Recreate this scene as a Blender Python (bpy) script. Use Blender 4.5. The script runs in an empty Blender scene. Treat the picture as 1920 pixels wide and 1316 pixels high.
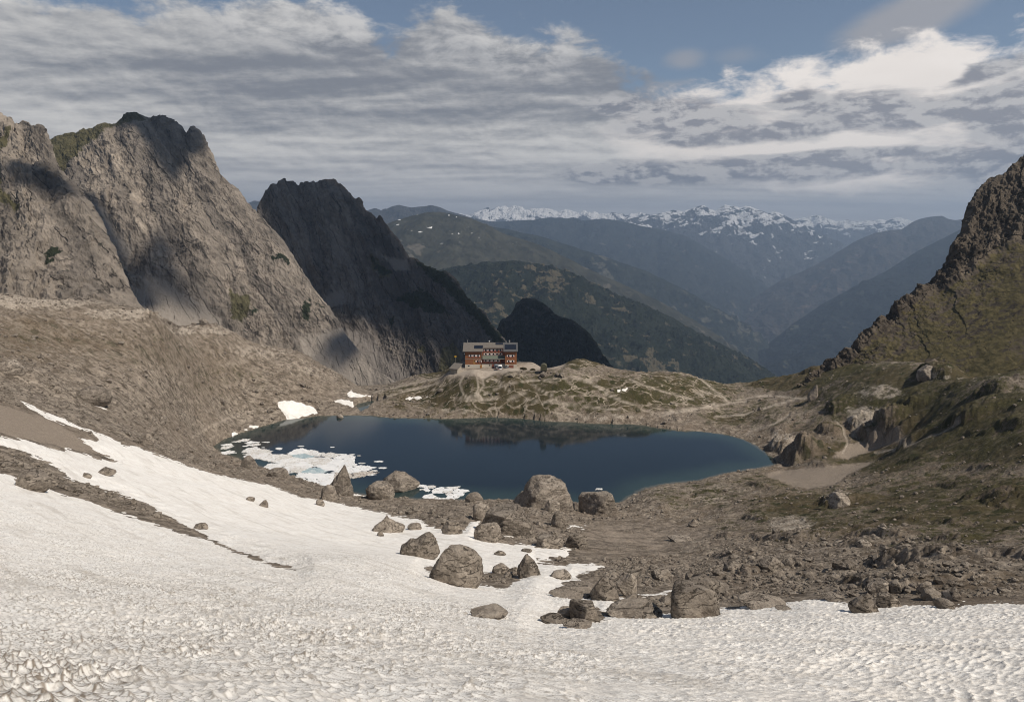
import bpy, bmesh, math, random
import numpy as np
from mathutils import Vector, Matrix
R = math.radians
f32 = np.float32
sc = bpy.context.scene
COL = sc.collection

# ---------------------------------------------------------------- camera
F, CX, CY, PITCH, H = 1371.0, 960.0, 658.0, R(9.44), 70.0
cam = bpy.data.cameras.new('camera'); camo = bpy.data.objects.new('camera', cam); COL.objects.link(camo)
camo.location = (0, 0, H); camo.rotation_euler = (R(90) - PITCH, 0, 0)
cam.sensor_width = 36; cam.lens = 36 * F / 1920; cam.clip_start = 0.5; cam.clip_end = 60000
sc.camera = camo
sc.view_settings.view_transform = 'Standard'; sc.view_settings.look = 'None'
sc.cycles.filter_width = 1.0
sc.view_settings.exposure = 0; sc.view_settings.gamma = 1
SP, CP = math.sin(PITCH), math.cos(PITCH)

def tan_at(py):                       # dz per metre of forward distance for a row of the photograph
    v = (py - CY) / F
    return (-SP - v * CP) / (CP - v * SP)
def P(px, py, Y):                     # a point at forward distance Y
    v = (py - CY) / F; k = Y / (CP - v * SP)
    return ((px - CX) / F * k, Y, H + (-SP - v * CP) * k)
def proj(x, y, z):
    d = y * CP - (z - H) * SP; d = np.maximum(d, 0.01)
    return CX + F * x / d, CY - F * (y * SP + (z - H) * CP) / d
def direction(px, py):
    x, y, z = P(px, py, 1.0); z -= H
    l = math.sqrt(x * x + y * y + z * z); return x / l, y / l, z / l

# ---------------------------------------------------------------- sun and sky
SUN_AZ, SUN_EL = R(118), R(50)
S = np.array([math.sin(SUN_AZ) * math.cos(SUN_EL), math.cos(SUN_AZ) * math.cos(SUN_EL), math.sin(SUN_EL)])
sl = bpy.data.lights.new('sun', 'SUN'); sl.energy = 4.5; sl.angle = R(0.5); sl.color = (1.0, 0.92, 0.81)
so = bpy.data.objects.new('sun', sl); COL.objects.link(so)
so.rotation_euler = Vector(S).to_track_quat('Z', 'Y').to_euler()

class NT:
    """small helper for writing node trees"""
    def __init__(s, tree): s.t = tree; s.n = tree.nodes; s.n.clear()
    def put(s, sock, v):
        if isinstance(v, bpy.types.NodeSocket): s.t.links.new(v, sock)
        elif v is not None:
            if hasattr(sock.default_value, '__len__') and not hasattr(v, '__len__'): v = (v,) * len(sock.default_value)
            if hasattr(sock.default_value, '__len__') and len(sock.default_value) == 4 and len(v) == 3: v = (*v, 1)
            sock.default_value = v
    def node(s, typ, ins=None, out=0, **kw):
        nd = s.n.new(typ)
        for k, v in kw.items(): setattr(nd, k, v)
        for k, v in (ins or {}).items(): s.put(nd.inputs[k], v)
        return nd.outputs[out] if out is not None else nd
    def m(s, op, a, b=None, c=None, clamp=False):
        return s.node('ShaderNodeMath', {i: v for i, v in enumerate((a, b, c)) if v is not None}, operation=op, use_clamp=clamp)
    def vm(s, op, a, b=None, out=0):
        return s.node('ShaderNodeVectorMath', {i: v for i, v in enumerate((a, b)) if v is not None}, out=out, operation=op)
    def mix(s, fac, a, b, blend='MIX'):
        nd = s.n.new('ShaderNodeMix'); nd.data_type = 'RGBA'; nd.blend_type = blend
        s.put(nd.inputs[0], fac); s.put(nd.inputs[6], a); s.put(nd.inputs[7], b); return nd.outputs[2]
    def step(s, v, lo, hi, a=0.0, b=1.0):
        return s.node('ShaderNodeMapRange', {0: v, 1: lo, 2: hi, 3: a, 4: b}, interpolation_type='SMOOTHSTEP')
    def noise(s, vec, scale, detail=6, rough=0.55, dist=0.0):
        return s.node('ShaderNodeTexNoise', {'Vector': vec, 'Scale': scale, 'Detail': detail, 'Roughness': rough, 'Distortion': dist})
    def mapping(s, vec, loc=(0, 0, 0), rot=(0, 0, 0), scale=(1, 1, 1)):
        return s.node('ShaderNodeMapping', {'Vector': vec, 'Location': loc, 'Rotation': rot, 'Scale': scale})
    def attr(s, name): return s.node('ShaderNodeAttribute', out=2, attribute_name=name)
    def curve(s, v, pts):               # pts: (x in 0..1, value) - a colour ramp used as a function
        nd = s.n.new('ShaderNodeValToRGB'); s.put(nd.inputs[0], v); e = nd.color_ramp.elements
        pts = sorted(pts)
        while len(e) < len(pts): e.new(0.5)
        for el, (x, y) in zip(e, pts): el.position = x; el.color = (y, y, y, 1)
        return nd.outputs[0]

world = bpy.data.worlds.new('World'); sc.world = world; world.use_nodes = True
def build_world():
    t = NT(world.node_tree)
    sky = t.node('ShaderNodeTexSky', sky_type='NISHITA', sun_disc=False, sun_elevation=SUN_EL, sun_rotation=SUN_AZ, altitude=2300.0, dust_density=0.6)
    d = t.node('ShaderNodeTexCoord', out=0)
    xyz = t.node('ShaderNodeSeparateXYZ', {0: d}, out=None)
    x, y, z = xyz.outputs
    az = t.m('ARCTAN2', x, y)                                   # 0 = ahead
    az01 = t.m('ADD', t.m('DIVIDE', az, R(100)), 0.5, clamp=True)
    el = t.m('ARCSINE', z)
    def azel(px, py):
        a = direction(px, py); return math.atan2(a[0], a[1]) / R(100) + 0.5, math.asin(a[2])
    # a cloud deck seen in perspective: direction divided by its height
    zz = t.m('ADD', t.m('MAXIMUM', z, 0.0), 0.075)
    deck = t.node('ShaderNodeCombineXYZ', {0: t.m('DIVIDE', x, zz), 1: t.m('DIVIDE', y, zz), 2: 0.0})
    ang = t.node('ShaderNodeCombineXYZ', {0: az, 1: t.m('MULTIPLY', el, 2.0), 2: 0.3})
    def billow(vec, sc, det, ro, off):           # a field and its lit side: the difference towards the sun
        a = t.noise(vec, sc, det, ro, 0.25); b = t.noise(t.vm('ADD', vec, off), sc, det, ro, 0.25)
        return a, t.m('SUBTRACT', a, b)
    n_str, l_str = billow(t.mapping(deck, loc=(3.1, 1.7, 0), rot=(0, 0, R(-6)), scale=(0.42, 0.85, 1)), 0.72, 9, 0.53, (0.02, -0.14, 0))
    n_puff, l_puff = billow(ang, 17.0, 9, 0.60, (0.004, 0.014, 0))
    n_mid, l_mid = billow(t.mapping(ang, scale=(1, 1.9, 1)), 9.0, 8, 0.58, (0.004, 0.02, 0))
    n_soft = t.noise(ang, 5.0, 6, 0.5, 0.3); n_big = t.noise(t.mapping(deck, scale=(0.4, 0.5, 1)), 1.0, 4, 0.5)
    # top edge of the bank over azimuth
    top = [(-300, 20), (0, 22), (300, 22), (420, 42), (470, 5), (560, -6), (640, 40), (720, 92), (790, 50), (880, 42), (960, 80), (1040, 95), (1120, 105),
           (1165, 150), (1190, 172), (1290, 178), (1400, 156), (1520, 128), (1640, 112), (1760, 96), (1920, 88), (2200, 70)]
    top_el = t.curve(az01, [(azel(px, py)[0], azel(px, py)[1]) for px, py in top])
    edge = t.m('SUBTRACT', top_el, el)
    edge = t.m('ADD', edge, t.m('MULTIPLY', t.m('SUBTRACT', n_puff, 0.5), 0.12))
    edge = t.m('ADD', edge, t.m('MULTIPLY', t.m('SUBTRACT', n_soft, 0.5), 0.05))
    bank = t.step(edge, -0.024, 0.006)
    ahead = t.step(y, -0.2, 0.35)
    bank = t.m('MULTIPLY', bank, ahead)
    # loose clouds in the blue part
    def blob(px, py, rx, ry, rot=0.0):
        ca, ce = azel(px, py); ca = (ca - 0.5) * R(100)
        dx = t.m('SUBTRACT', az, ca); dy = t.m('SUBTRACT', el, ce)
        c, s_ = math.cos(rot), math.sin(rot)
        u = t.m('ADD', t.m('MULTIPLY', dx, c), t.m('MULTIPLY', dy, s_)); v = t.m('SUBTRACT', t.m('MULTIPLY', dy, c), t.m('MULTIPLY', dx, s_))
        q = t.m('ADD', t.m('POWER', t.m('ABSOLUTE', t.m('DIVIDE', u, rx / F)), 2.0), t.m('POWER', t.m('ABSOLUTE', t.m('DIVIDE', v, ry / F)), 2.0))
        return t.m('SUBTRACT', 1.0, t.m('POWER', q, 0.5))
    def puff(bl, lo=0.0, hi=0.45, k=1.3, nz=None):
        return t.step(t.m('ADD', bl, t.m('MULTIPLY', t.m('SUBTRACT', nz or n_puff, 0.5), k)), lo, hi)
    loose = t.m('MULTIPLY', puff(blob(1725, 22, 150, 46, 0.33), 0.0, 0.6, 1.1, n_soft), 0.75)
    loose = t.m('MAXIMUM', loose, t.m('MULTIPLY', puff(blob(1285, 112, 50, 24), 0.0, 0.9, 1.0), 0.55))
    loose = t.m('MAXIMUM', loose, t.m('MULTIPLY', puff(blob(1385, 105, 70, 22), 0.1, 1.0, 1.0), 0.3))
    loose = t.m('MAXIMUM', loose, t.m('MULTIPLY', puff(blob(1250, 160, 90, 14, 0.1), 0.1, 1.0, 1.2), 0.4))
    # brightness of the deck
    g = t.m('ADD', 0.53, t.m('ADD', t.m('MULTIPLY', t.m('SUBTRACT', n_str, 0.5), 1.25), t.m('MULTIPLY', t.m('SUBTRACT', n_big, 0.5), 0.7)))
    g = t.m('ADD', g, t.m('ADD', t.m('MULTIPLY', l_str, 1.3), t.m('ADD', t.m('MULTIPLY', l_mid, 0.8), t.m('MULTIPLY', l_puff, 0.5))))
    g = t.step(g, 0.16, 0.88)
    dark, light = (0.225, 0.238, 0.268), (0.72, 0.70, 0.67)
    deckc = t.mix(g, dark, light)
    low = t.step(el, R(7.0), R(1.0)); deckc = t.mix(t.m('MULTIPLY', low, t.m('ADD', 0.55, t.m('MULTIPLY', n_str, 0.4))), deckc, (0.62, 0.61, 0.615))
    # sunlit rim of the bank (cumulus tops)
    rim = t.m('MULTIPLY', t.step(edge, 0.10, 0.01), t.step(n_puff, 0.40, 0.62))
    rim = t.m('MULTIPLY', rim, t.m('MAXIMUM', puff(blob(560, 40, 190, 70), 0.0, 0.6, 0.6), puff(blob(930, 100, 190, 70), 0.0, 0.6, 0.6)))
    deckc = t.mix(t.m('MULTIPLY', rim, 0.6), deckc, (0.76, 0.74, 0.72))
    # bright cream veil on the right, with a grey bank in front
    cream = t.m('MAXIMUM', puff(blob(1610, 190, 420, 110, 0.10), -0.1, 0.30, 0.6), puff(blob(1640, 285, 260, 70, 0.10), 0.0, 0.35, 0.7))
    deckc = t.mix(cream, deckc, t.mix(n_mid, (0.86, 0.79, 0.73), (1.02, 0.95, 0.89)))
    warm = puff(blob(1310, 262, 70, 30), 0.0, 0.8, 1.0); deckc = t.mix(t.m('MULTIPLY', warm, 0.7), deckc, (0.85, 0.78, 0.72))
    gb = blob(1730, 205, 270, 42, -0.03)
    for a in ((1900, 215, 150, 70, 0.2), (1900, 310, 210, 60, 0.0), (1290, 215, 210, 44, -0.1), (1450, 250, 170, 26, 0.1), (1490, 190, 70, 22, 0.0), (1860, 132, 150, 16, 0.33),
              (1580, 292, 190, 15, 0.03), (1380, 318, 420, 30, 0.0), (1300, 262, 120, 20, 0.0)):
        gb = t.m('MAXIMUM', gb, blob(*a))
    gn = t.m('ADD', t.m('MULTIPLY', n_mid, 0.75), t.m('MULTIPLY', n_puff, 0.25))
    grey = puff(t.m('MAXIMUM', gb, -0.6), -0.02, 0.5, 3.0, gn)
    gc = t.mix(t.step(t.m('ADD', t.m('MULTIPLY', n_puff, 0.8), t.m('ADD', t.m('MULTIPLY', l_puff, 2.2), t.m('MULTIPLY', l_mid, 1.6))), 0.2, 0.62), (0.21, 0.22, 0.26), (0.52, 0.51, 0.51))
    deckc = t.mix(t.m('MULTIPLY', grey, 0.9), deckc, gc)
    skyc = t.mix(0.18, t.mix(1.0, sky, (0.98, 0.97, 0.93), 'MULTIPLY'), (3.2, 3.2, 3.2))
    bg_sky = t.node('ShaderNodeBackground', {0: skyc, 1: 0.088})
    bg_cl = t.node('ShaderNodeBackground', {0: deckc, 1: 1.0})
    bg_lo = t.node('ShaderNodeBackground', {0: (0.40, 0.385, 0.39), 1: 1.0})
    a = t.node('ShaderNodeMixShader', {0: loose, 1: bg_sky, 2: bg_lo})
    b = t.node('ShaderNodeMixShader', {0: bank, 1: a, 2: bg_cl})
    t.node('ShaderNodeOutputWorld', {0: b}, out=None)
build_world()

# ---------------------------------------------------------------- noise
rng0 = np.random.default_rng(7)
PERM = np.concatenate([rng0.permutation(256)] * 3).astype(np.int32)
G2 = np.stack([np.cos(np.arange(256) * 2.39996), np.sin(np.arange(256) * 2.39996)], 1).astype(f32)
_g = rng0.normal(size=(256, 3)); G3 = (_g / np.linalg.norm(_g, axis=1, keepdims=True)).astype(f32)
def pn2(x, y, seed=0):
    x = np.asarray(x, f32) + f32(seed * 17.31); y = np.asarray(y, f32) + f32(seed * 9.73)
    xi = np.floor(x); yi = np.floor(y); xf = x - xi; yf = y - yi
    xi = xi.astype(np.int32) & 255; yi = yi.astype(np.int32) & 255
    u = xf * xf * xf * (xf * (xf * 6 - 15) + 10); v = yf * yf * yf * (yf * (yf * 6 - 15) + 10)
    A = PERM[xi]; B = PERM[xi + 1]
    def g(h, a, b): q = G2[h]; return q[..., 0] * a + q[..., 1] * b
    n00 = g(PERM[A + yi], xf, yf); n10 = g(PERM[B + yi], xf - 1, yf)
    n01 = g(PERM[A + yi + 1], xf, yf - 1); n11 = g(PERM[B + yi + 1], xf - 1, yf - 1)
    a = n00 + u * (n10 - n00); b = n01 + u * (n11 - n01)
    return (a + v * (b - a)) * f32(1.5)
def pn3(x, y, z, seed=0):
    x = np.asarray(x, f32) + f32(seed * 17.31); y = np.asarray(y, f32) + f32(seed * 5.1); z = np.asarray(z, f32)
    xi = np.floor(x); yi = np.floor(y); zi = np.floor(z); xf = x - xi; yf = y - yi; zf = z - zi
    xi = xi.astype(np.int32) & 255; yi = yi.astype(np.int32) & 255; zi = zi.astype(np.int32) & 255
    fd = lambda t: t * t * t * (t * (t * 6 - 15) + 10)
    u, v, w = fd(xf), fd(yf), fd(zf)
    def c(i, j, k):
        q = G3[PERM[PERM[PERM[xi + i] + yi + j] + zi + k]]
        return q[..., 0] * (xf - i) + q[..., 1] * (yf - j) + q[..., 2] * (zf - k)
    l = lambda t, a, b: a + t * (b - a)
    return l(w, l(v, l(u, c(0, 0, 0), c(1, 0, 0)), l(u, c(0, 1, 0), c(1, 1, 0))), l(v, l(u, c(0, 0, 1), c(1, 0, 1)), l(u, c(0, 1, 1), c(1, 1, 1)))) * f32(1.5)
def fbm2(x, y, oct=5, gain=0.5, seed=0, ridged=False):
    r = 0; a = 1.0; s = 0
    for i in range(oct):
        n = pn2(x * 2.03 ** i, y * 2.03 ** i, seed + i)
        r = r + a * ((1 - 2 * np.abs(n)) if ridged else n); s += a; a *= gain
    return r / s
def fbm3(x, y, z, oct=4, gain=0.5, seed=0, ridged=False):
    r = 0; a = 1.0; s = 0
    for i in range(oct):
        n = pn3(x * 2.03 ** i, y * 2.03 ** i, z * 2.03 ** i, seed + i)
        r = r + a * ((1 - 2 * np.abs(n)) if ridged else n); s += a; a *= gain
    return r / s
def ss(x, a, b):
    t = np.clip((x - a) / (b - a), 0, 1); return t * t * (3 - 2 * t)
def cells(x, y, seed=0):                 # nearest and second nearest distance to jittered points
    xi = np.floor(x).astype(np.int32); yi = np.floor(y).astype(np.int32)
    f1 = np.full(x.shape, 9., f32); f2 = f1.copy()
    J = np.random.default_rng(seed + 50).random((256, 2)).astype(f32)
    for i in (-1, 0, 1):
        for j in (-1, 0, 1):
            h = PERM[PERM[(xi + i) & 255] + ((yi + j) & 255)]
            dx = xi + i + J[h, 0] - x; dy = yi + j + J[h, 1] - y
            d = np.sqrt(dx * dx + dy * dy).astype(f32)
            f2 = np.where(d < f1, f1, np.minimum(f2, d)); f1 = np.minimum(f1, d)
    return f1, f2
def poly_sd(px, py, poly):               # signed distance, positive inside
    px = np.asarray(px, f32); py = np.asarray(py, f32)
    d = np.full(px.shape, 1e12, f32); ins = np.zeros(px.shape, bool)
    n = len(poly)
    for i in range(n):
        x1, y1 = poly[i]; x2, y2 = poly[(i + 1) % n]
        ex, ey = x2 - x1, y2 - y1; L = ex * ex + ey * ey + 1e-9
        t = np.clip(((px - x1) * ex + (py - y1) * ey) / L, 0, 1)
        d = np.minimum(d, (px - x1 - t * ex) ** 2 + (py - y1 - t * ey) ** 2)
        if y1 != y2: ins ^= ((y1 > py) != (y2 > py)) & (px < ex * (py - y1) / (y2 - y1) + x1)
    d = np.sqrt(d); return np.where(ins, d, -d)
def line_d(px, py, pts):
    d = np.full(px.shape, 1e12, f32)
    for (x1, y1), (x2, y2) in zip(pts, pts[1:]):
        ex, ey = x2 - x1, y2 - y1; L = ex * ex + ey * ey + 1e-9
        t = np.clip(((px - x1) * ex + (py - y1) * ey) / L, 0, 1)
        d = np.minimum(d, (px - x1 - t * ex) ** 2 + (py - y1 - t * ey) ** 2)
    return np.sqrt(d)

# ---------------------------------------------------------------- objects helpers
def tag(o, label=None, cat=None, group=None, kind=None):
    if label: o['label'] = label
    if cat: o['category'] = cat
    if group: o['group'] = group
    if kind: o['kind'] = kind
    return o
def mesh_np(name, V, faces, mat=None, smooth=True, attrs=None, parent=None):
    """faces: int array (n,4) or (n,3)"""
    me = bpy.data.meshes.new(name); V = np.ascontiguousarray(V, f32); faces = np.ascontiguousarray(faces, np.int32)
    k = faces.shape[1]
    me.vertices.add(len(V)); me.vertices.foreach_set('co', V.ravel())
    me.loops.add(faces.size); me.loops.foreach_set('vertex_index', faces.ravel())
    me.polygons.add(len(faces)); me.polygons.foreach_set('loop_start', np.arange(0, faces.size, k, dtype=np.int32))
    me.polygons.foreach_set('use_smooth', np.full(len(faces), smooth))
    for an, av in (attrs or {}).items():
        at = me.attributes.new(an, 'FLOAT', 'POINT'); at.data.foreach_set('value', np.ascontiguousarray(av, f32).ravel())
    me.update(calc_edges=True)
    if mat: me.materials.append(mat)
    o = bpy.data.objects.new(name, me); COL.objects.link(o)
    if parent: o.parent = parent
    return o
def bm_obj(name, bm, mat=None, parent=None, smooth=False):
    me = bpy.data.meshes.new(name); bm.normal_update(); bm.to_mesh(me); bm.free()
    for p in me.polygons: p.use_smooth = smooth
    if mat: me.materials.append(mat)
    o = bpy.data.objects.new(name, me); COL.objects.link(o)
    if parent: o.parent = parent
    return o
def empty(name, loc, rz=0.0):
    o = bpy.data.objects.new(name, None); COL.objects.link(o); o.location = loc; o.rotation_euler = (0, 0, rz); o.empty_display_size = 0.3
    return o
def grid_faces(nr, nc, keep=None):
    i = np.arange(nr * nc, dtype=np.int32).reshape(nr, nc)
    fc = np.stack([i[:-1, :-1], i[:-1, 1:], i[1:, 1:], i[1:, :-1]], -1).reshape(-1, 4)
    return fc if keep is None else fc[keep.ravel()]
def compact(V, fc, attrs):
    used = np.unique(fc); mp = np.zeros(len(V), np.int32); mp[used] = np.arange(len(used))
    return V[used], mp[fc], {k: np.asarray(a).ravel()[used] for k, a in attrs.items()}

# ---------------------------------------------------------------- materials
def new_mat(name):
    m = bpy.data.materials.new(name); m.use_nodes = True; return m, NT(m.node_tree)
def finish(t, col, rough=0.9, bump=None, bdist=0.1, bstr=1.0, spec=0.2, extra=None):
    nd = t.node('ShaderNodeBsdfPrincipled', {'Base Color': col, 'Roughness': rough, 'Specular IOR Level': spec, **(extra or {})}, out=None)
    if bump is not None:
        t.put(nd.inputs['Normal'], t.node('ShaderNodeBump', {'Height': bump, 'Distance': bdist, 'Strength': bstr}))
    t.node('ShaderNodeOutputMaterial', {0: nd.outputs[0]}, out=None)
def plain(name, col, rough=0.6, metal=0.0, var=0.15, scale=3.0, spec=0.4):
    m, t = new_mat(name); c = t.node('ShaderNodeTexCoord', out=3)
    n = t.noise(c, scale, 5, 0.6)
    k = t.m('ADD', t.m('MULTIPLY', n, 2 * var), 1 - var)
    col = t.mix(1.0, col, t.node('ShaderNodeCombineXYZ', {0: k, 1: k, 2: k}), 'MULTIPLY')
    finish(t, col, rough, spec=spec, extra={'Metallic': metal}); return m

ROCK_D, ROCK_L = (0.086, 0.070, 0.055), (0.375, 0.318, 0.256)
def ground_mat():
    m, t = new_mat('ground')
    p = t.node('ShaderNodeNewGeometry', out=0)
    nA = t.noise(p, 0.035, 8, 0.6, 0.4); nB = t.noise(p, 0.35, 9, 0.68, 0.3); nC = t.noise(p, 2.3, 8, 0.72)
    vor = t.node('ShaderNodeTexVoronoi', {'Vector': t.vm('ADD', p, t.vm('SCALE', t.node('ShaderNodeTexNoise', {'Vector': p, 'Scale': 1.5}, out=1), None)), 'Scale': 1.1, 'Randomness': 1.0}, out=None)
    for nd in t.n:
        if nd.type == 'VECT_MATH' and nd.operation == 'SCALE': nd.inputs[3].default_value = 0.5
    vc = t.node('ShaderNodeSeparateColor', {0: vor.outputs[1]})
    mixn = t.m('ADD', t.m('ADD', t.m('MULTIPLY', nB, 0.5), t.m('MULTIPLY', nC, 0.35)), t.m('MULTIPLY', vc, 0.15))
    rock = t.mix(t.step(mixn, 0.36, 0.66), ROCK_D, ROCK_L)
    rock = t.mix(t.step(nA, 0.35, 0.7, 0.0, 0.5), rock, (0.20, 0.158, 0.12))
    ck = t.noise(t.mapping(p, rot=(R(15), R(-30), R(30)), scale=(0.5, 1, 1.6)), 0.22, 7, 0.66, 0.5)
    rock = t.mix(t.m('MULTIPLY', t.step(t.m('ABSOLUTE', t.m('SUBTRACT', ck, 0.5)), 0.0, 0.018, 0.45, 0.0), t.step(nB, 0.4, 0.55)), rock, (0.035, 0.028, 0.021))
    soil = t.mix(t.step(nC, 0.3, 0.7), (0.075, 0.055, 0.036), (0.20, 0.155, 0.108))
    rock = t.mix(t.m('MULTIPLY', t.attr('soil'), t.step(t.m('ADD', nB, t.m('MULTIPLY', nC, 0.6)), 0.95, 0.68)), rock, soil)
    grass = t.mix(t.step(nC, 0.3, 0.7), (0.026, 0.026, 0.011), (0.088, 0.078, 0.036))
    grass = t.mix(t.step(nA, 0.4, 0.65), grass, t.mix(nC, (0.036, 0.030, 0.015), (0.115, 0.090, 0.050)))
    gm = t.m('ADD', t.attr('grass'), t.m('ADD', t.m('MULTIPLY', t.m('SUBTRACT', nB, 0.5), 1.7), t.m('MULTIPLY', t.m('SUBTRACT', nC, 0.5), 1.1)))
    gm = t.m('ADD', gm, t.m('MULTIPLY', t.m('SUBTRACT', nA, 0.5), 0.9))
    gm = t.step(gm, 0.44, 0.62)
    col = t.mix(gm, rock, grass)
    tv = t.node('ShaderNodeTexVoronoi', {'Vector': t.mapping(p, scale=(1, 1, 0.4)), 'Scale': 0.24, 'Randomness': 1.0}, out=0)
    tuft = t.m('MULTIPLY', t.step(t.m('ADD', tv, t.m('MULTIPLY', t.m('SUBTRACT', nC, 0.5), 0.5)), 0.36, 0.22), t.m('MULTIPLY', t.step(t.attr('grass'), 0.2, 0.45), t.step(nA, 0.40, 0.52)))
    col = t.mix(t.m('MULTIPLY', tuft, 0.85), col, t.mix(nC, (0.016, 0.019, 0.008), (0.052, 0.052, 0.022)))
    # bare tracks and rock ribs between the turf, drawn out along the slope
    tr = t.noise(t.mapping(p, rot=(0, 0, R(12)), scale=(0.45, 1.0, 0.6)), 0.16, 3, 0.5, 0.25); tr2 = t.noise(t.mapping(p, rot=(0, 0, R(-20)), scale=(0.5, 1.0, 0.6)), 0.11, 3, 0.5, 0.2)
    ln = t.m('MAXIMUM', t.step(t.m('ABSOLUTE', t.m('SUBTRACT', tr, 0.5)), 0.0, 0.022, 1.0, 0.0), t.step(t.m('ABSOLUTE', t.m('SUBTRACT', tr2, 0.47)), 0.0, 0.017, 1.0, 0.0))
    col = t.mix(t.m('MULTIPLY', t.m('MULTIPLY', t.m('MULTIPLY', ln, t.attr('tracks')), t.step(t.attr('grass'), 0.3, 0.5)), t.step(nB, 0.35, 0.58, 0.2, 0.9)), col, (0.38, 0.32, 0.255))
    # streaks down the left scree, pale blocks along its crest
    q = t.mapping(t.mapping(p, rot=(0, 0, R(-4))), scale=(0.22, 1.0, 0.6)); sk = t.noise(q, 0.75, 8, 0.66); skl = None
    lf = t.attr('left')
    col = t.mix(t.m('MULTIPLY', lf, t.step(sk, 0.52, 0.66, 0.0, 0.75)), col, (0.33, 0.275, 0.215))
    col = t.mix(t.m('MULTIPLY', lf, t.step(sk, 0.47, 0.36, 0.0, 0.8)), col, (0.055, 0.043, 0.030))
    col = t.mix(t.step(t.m('ADD', t.attr('pale'), t.m('MULTIPLY', t.m('SUBTRACT', nB, 0.5), 1.6)), 0.45, 0.75, 0.0, 0.85), col, t.mix(t.step(nC, 0.35, 0.6), (0.20, 0.165, 0.13), (0.46, 0.40, 0.33)))
    gravel = t.mix(t.step(nC, 0.25, 0.75), (0.235, 0.19, 0.147), (0.37, 0.31, 0.25))
    gv = t.step(t.m('ADD', t.attr('gravel'), t.m('ADD', t.m('MULTIPLY', t.m('SUBTRACT', nB, 0.5), 1.3), t.m('MULTIPLY', t.m('SUBTRACT', nA, 0.5), 0.8))), 0.36, 0.66)
    gravel = t.mix(t.step(t.noise(p, 7.0, 4, 0.75), 0.40, 0.62, 0.0, 0.6), gravel, (0.12, 0.095, 0.072))
    gravel = t.mix(t.step(nB, 0.50, 0.68, 0.0, 0.5), gravel, rock)
    col = t.mix(t.m('MULTIPLY', gv, 0.9), col, gravel)
    col = t.mix(t.m('MULTIPLY', t.attr('path'), t.step(nB, 0.32, 0.56, 0.25, 0.9)), col, (0.42, 0.36, 0.295))
    h = t.m('ADD', t.m('MULTIPLY', nB, 1.0), t.m('MULTIPLY', nC, 0.35))
    h = t.m('MULTIPLY', h, t.m('SUBTRACT', 1.0, t.m('MULTIPLY', gv, 0.8)))
    finish(t, col, 0.95, h, 0.6, 1.0, 0.1)
    return m
def snow_mat():
    m, t = new_mat('snowfield')
    p = t.node('ShaderNodeNewGeometry', out=0)
    n1 = t.noise(t.mapping(p, rot=(0, 0, R(40)), scale=(0.07, 0.55, 0.2)), 1.0, 9, 0.62, 0.5); n2 = t.noise(p, 3.0, 8, 0.65); n3 = t.noise(p, 0.6, 6, 0.6)
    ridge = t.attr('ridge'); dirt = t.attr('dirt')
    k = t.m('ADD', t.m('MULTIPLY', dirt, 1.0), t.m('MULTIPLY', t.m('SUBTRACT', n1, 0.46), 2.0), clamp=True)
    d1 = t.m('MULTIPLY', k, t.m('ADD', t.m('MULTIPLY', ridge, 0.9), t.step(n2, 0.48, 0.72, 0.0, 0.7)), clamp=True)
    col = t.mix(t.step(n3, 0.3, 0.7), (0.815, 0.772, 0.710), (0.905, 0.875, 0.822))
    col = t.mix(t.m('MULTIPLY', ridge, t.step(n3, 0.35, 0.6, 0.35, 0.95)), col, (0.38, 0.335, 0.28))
    col = t.mix(t.m('MULTIPLY', d1, 0.85), col, (0.21, 0.165, 0.12))
    g1 = t.noise(t.mapping(t.mapping(p, rot=(0, 0, R(44))), scale=(0.5, 3.4, 1.0)), 1.5, 7, 0.62, 0.4)
    g2 = t.noise(t.mapping(t.mapping(p, rot=(0, 0, R(44))), scale=(0.22, 1.6, 0.6)), 0.45, 7, 0.6, 0.5)
    col = t.mix(t.step(g1, 0.50, 0.72, 0.0, 0.42), col, (0.47, 0.42, 0.36)); col = t.mix(t.step(g2, 0.50, 0.72, 0.0, 0.5), col, (0.50, 0.455, 0.395))
    grit = t.m('MULTIPLY', t.step(t.noise(p, 9.0, 3, 0.7), 0.66, 0.72), t.m('ADD', t.m('MULTIPLY', k, 0.8), 0.12)); col = t.mix(grit, col, (0.11, 0.085, 0.06))
    h = t.m('ADD', t.m('ADD', t.m('MULTIPLY', n2, 0.4), n3), t.m('MULTIPLY', g1, 1.3))
    finish(t, col, 0.75, h, 0.16, 0.8, 0.25)
    return m
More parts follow.
